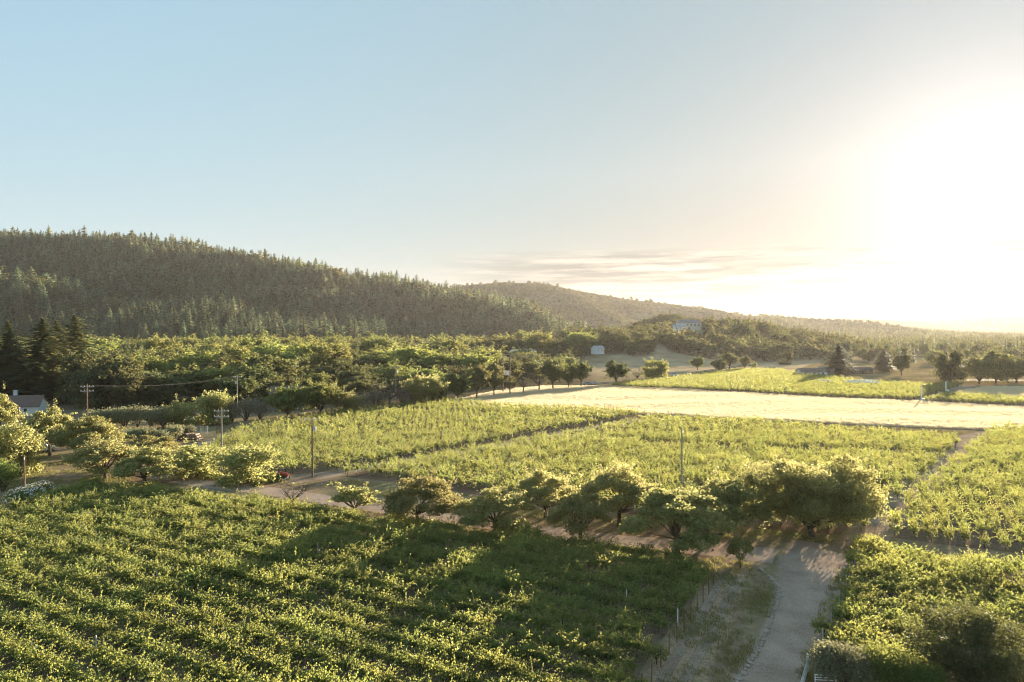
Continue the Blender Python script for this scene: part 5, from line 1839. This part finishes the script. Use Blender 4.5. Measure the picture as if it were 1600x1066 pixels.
# big bushes bottom right
BUSHB = [pair('big_bush', broadleaf(270, w=0.7, base=0.1, nclump=80, leaves=38000, leaf=0.026, flat=0.85, csize=0.15, tr=0.03, low=1, limbs=8), 'oak')]
ROUNDB = [pair('round_bush', bush(280, n=15000, leaf=0.045, lobes=26), 'lush')]
SILV = [pair('silver_bush', bush(290, n=15000, leaf=0.045, lobes=26), 'olive')]


def near_bush(name, kind, px, Y, top, wpx, label, cat):
    h = CAM_H - (top - HOR) / F * Y
    return tree(name, kind, P(px, Y), Y, h, wpx / F * Y, label, cat=cat, z=0, crown='foliage')


near_bush('large_bush', BUSHB[0], 1535, 50.5, 958, 190, 'large dark dense bush filling the bottom right corner', 'bush')
near_bush('round_bush', ROUNDB[0], 1395, 50.5, 1016, 78, 'bright round green bush between the silvery shrub and the large bush', 'bush')
near_bush('silver_shrub', SILV[0], 1322, 51.5, 1008, 90, 'silvery grey shrub behind the white picket fence at the bottom right', 'shrub')
near_bush('round_bush', ROUNDB[0], 1448, 49.0, 1040, 60, 'bright low bush at the foot of the large dark bush', 'bush')
# white picket fence
fa, fb = G(1262, 1050), G(1243, 1120)
ln = math.hypot(fb[0] - fa[0], fb[1] - fa[1])
e = empty('picket_fence', (fa[0], fa[1], 0), math.atan2(fb[1] - fa[1], fb[0] - fa[0]))
obj('post', MB().box((0, 0, 0.62), (0.15, 0.15, 1.24)).tube([(0, 0, 1.24), (0, 0, 1.28), (0, 0, 1.36), (0, 0, 1.44), (0, 0, 1.5)], [0.05, 0.05, 0.12, 0.1, 0.03], 10).mesh('post', 'white'), e)
obj('rail', MB().box((ln / 2, 0.05, 0.35), (ln, 0.05, 0.1)).box((ln / 2, 0.05, 0.95), (ln, 0.05, 0.1)).mesh('rail', 'old_white'), e)
for i in range(int(ln / 0.14)):
    xx_ = 0.2 + 0.14 * i
    obj('picket', MB().box((xx_, 0, 0.6), (0.09, 0.022, 1.06)).add([(xx_ - 0.045, -0.011, 1.13), (xx_ + 0.045, -0.011, 1.13), (xx_, -0.011, 1.22), (xx_ - 0.045, 0.011, 1.13), (xx_ + 0.045, 0.011, 1.13), (xx_, 0.011, 1.22)],
        [(0, 1, 2), (5, 4, 3), (0, 3, 4, 1), (1, 4, 5, 2), (2, 5, 3, 0)]).mesh('picket', 'old_white'), e)
tag(e, 'weathered white picket fence with a ball topped post at the bottom of the drive', 'fence')
x, y = G(1286, 1072)
e = empty('garden_bench', (x, y - 0.6, 0), -0.1)
obj('backrest', MB().box((0, 0.25, 1.0), (1.6, 0.05, 0.08)).box((0, 0.25, 0.8), (1.6, 0.04, 0.06)).box((0, 0.25, 0.62), (1.6, 0.04, 0.06)).mesh('backrest', 'white'), e)
obj('seat', MB().box((0, 0, 0.45), (1.6, 0.45, 0.05)).mesh('seat', 'white'), e)
for a in (-0.75, 0.75):
    obj('leg', MB().box((a, 0.25, 0.52), (0.06, 0.06, 1.04)).mesh('leg', 'white'), e)
    obj('leg', MB().box((a, -0.2, 0.21), (0.06, 0.06, 0.42)).mesh('leg', 'white'), e)
tag(e, 'white metal garden bench half cut off at the bottom edge', 'bench')

# ------------------------------------------------------------------ air
hm = bpy.data.materials.new('haze')
hm.use_nodes = True
ht = hm.node_tree
ht.nodes.clear()
ho = N(ht, 'ShaderNodeOutputMaterial')
pv = N(ht, 'ShaderNodeVolumePrincipled', i_Density=0.000038, i_Anisotropy=0.45)
pv.inputs['Color'].default_value = (0.98, 0.94, 0.90, 1)
L(ht, pv.outputs[0], ho.inputs['Volume'])
hb_ = MB().box((2150, 3950, 142), (10900, 8900, 290))
ob = obj('haze', hb_.mesh('haze', hm))
ob['kind'] = 'stuff'
ob['label'] = 'warm sunlit haze filling the valley air'
ob['category'] = 'haze'
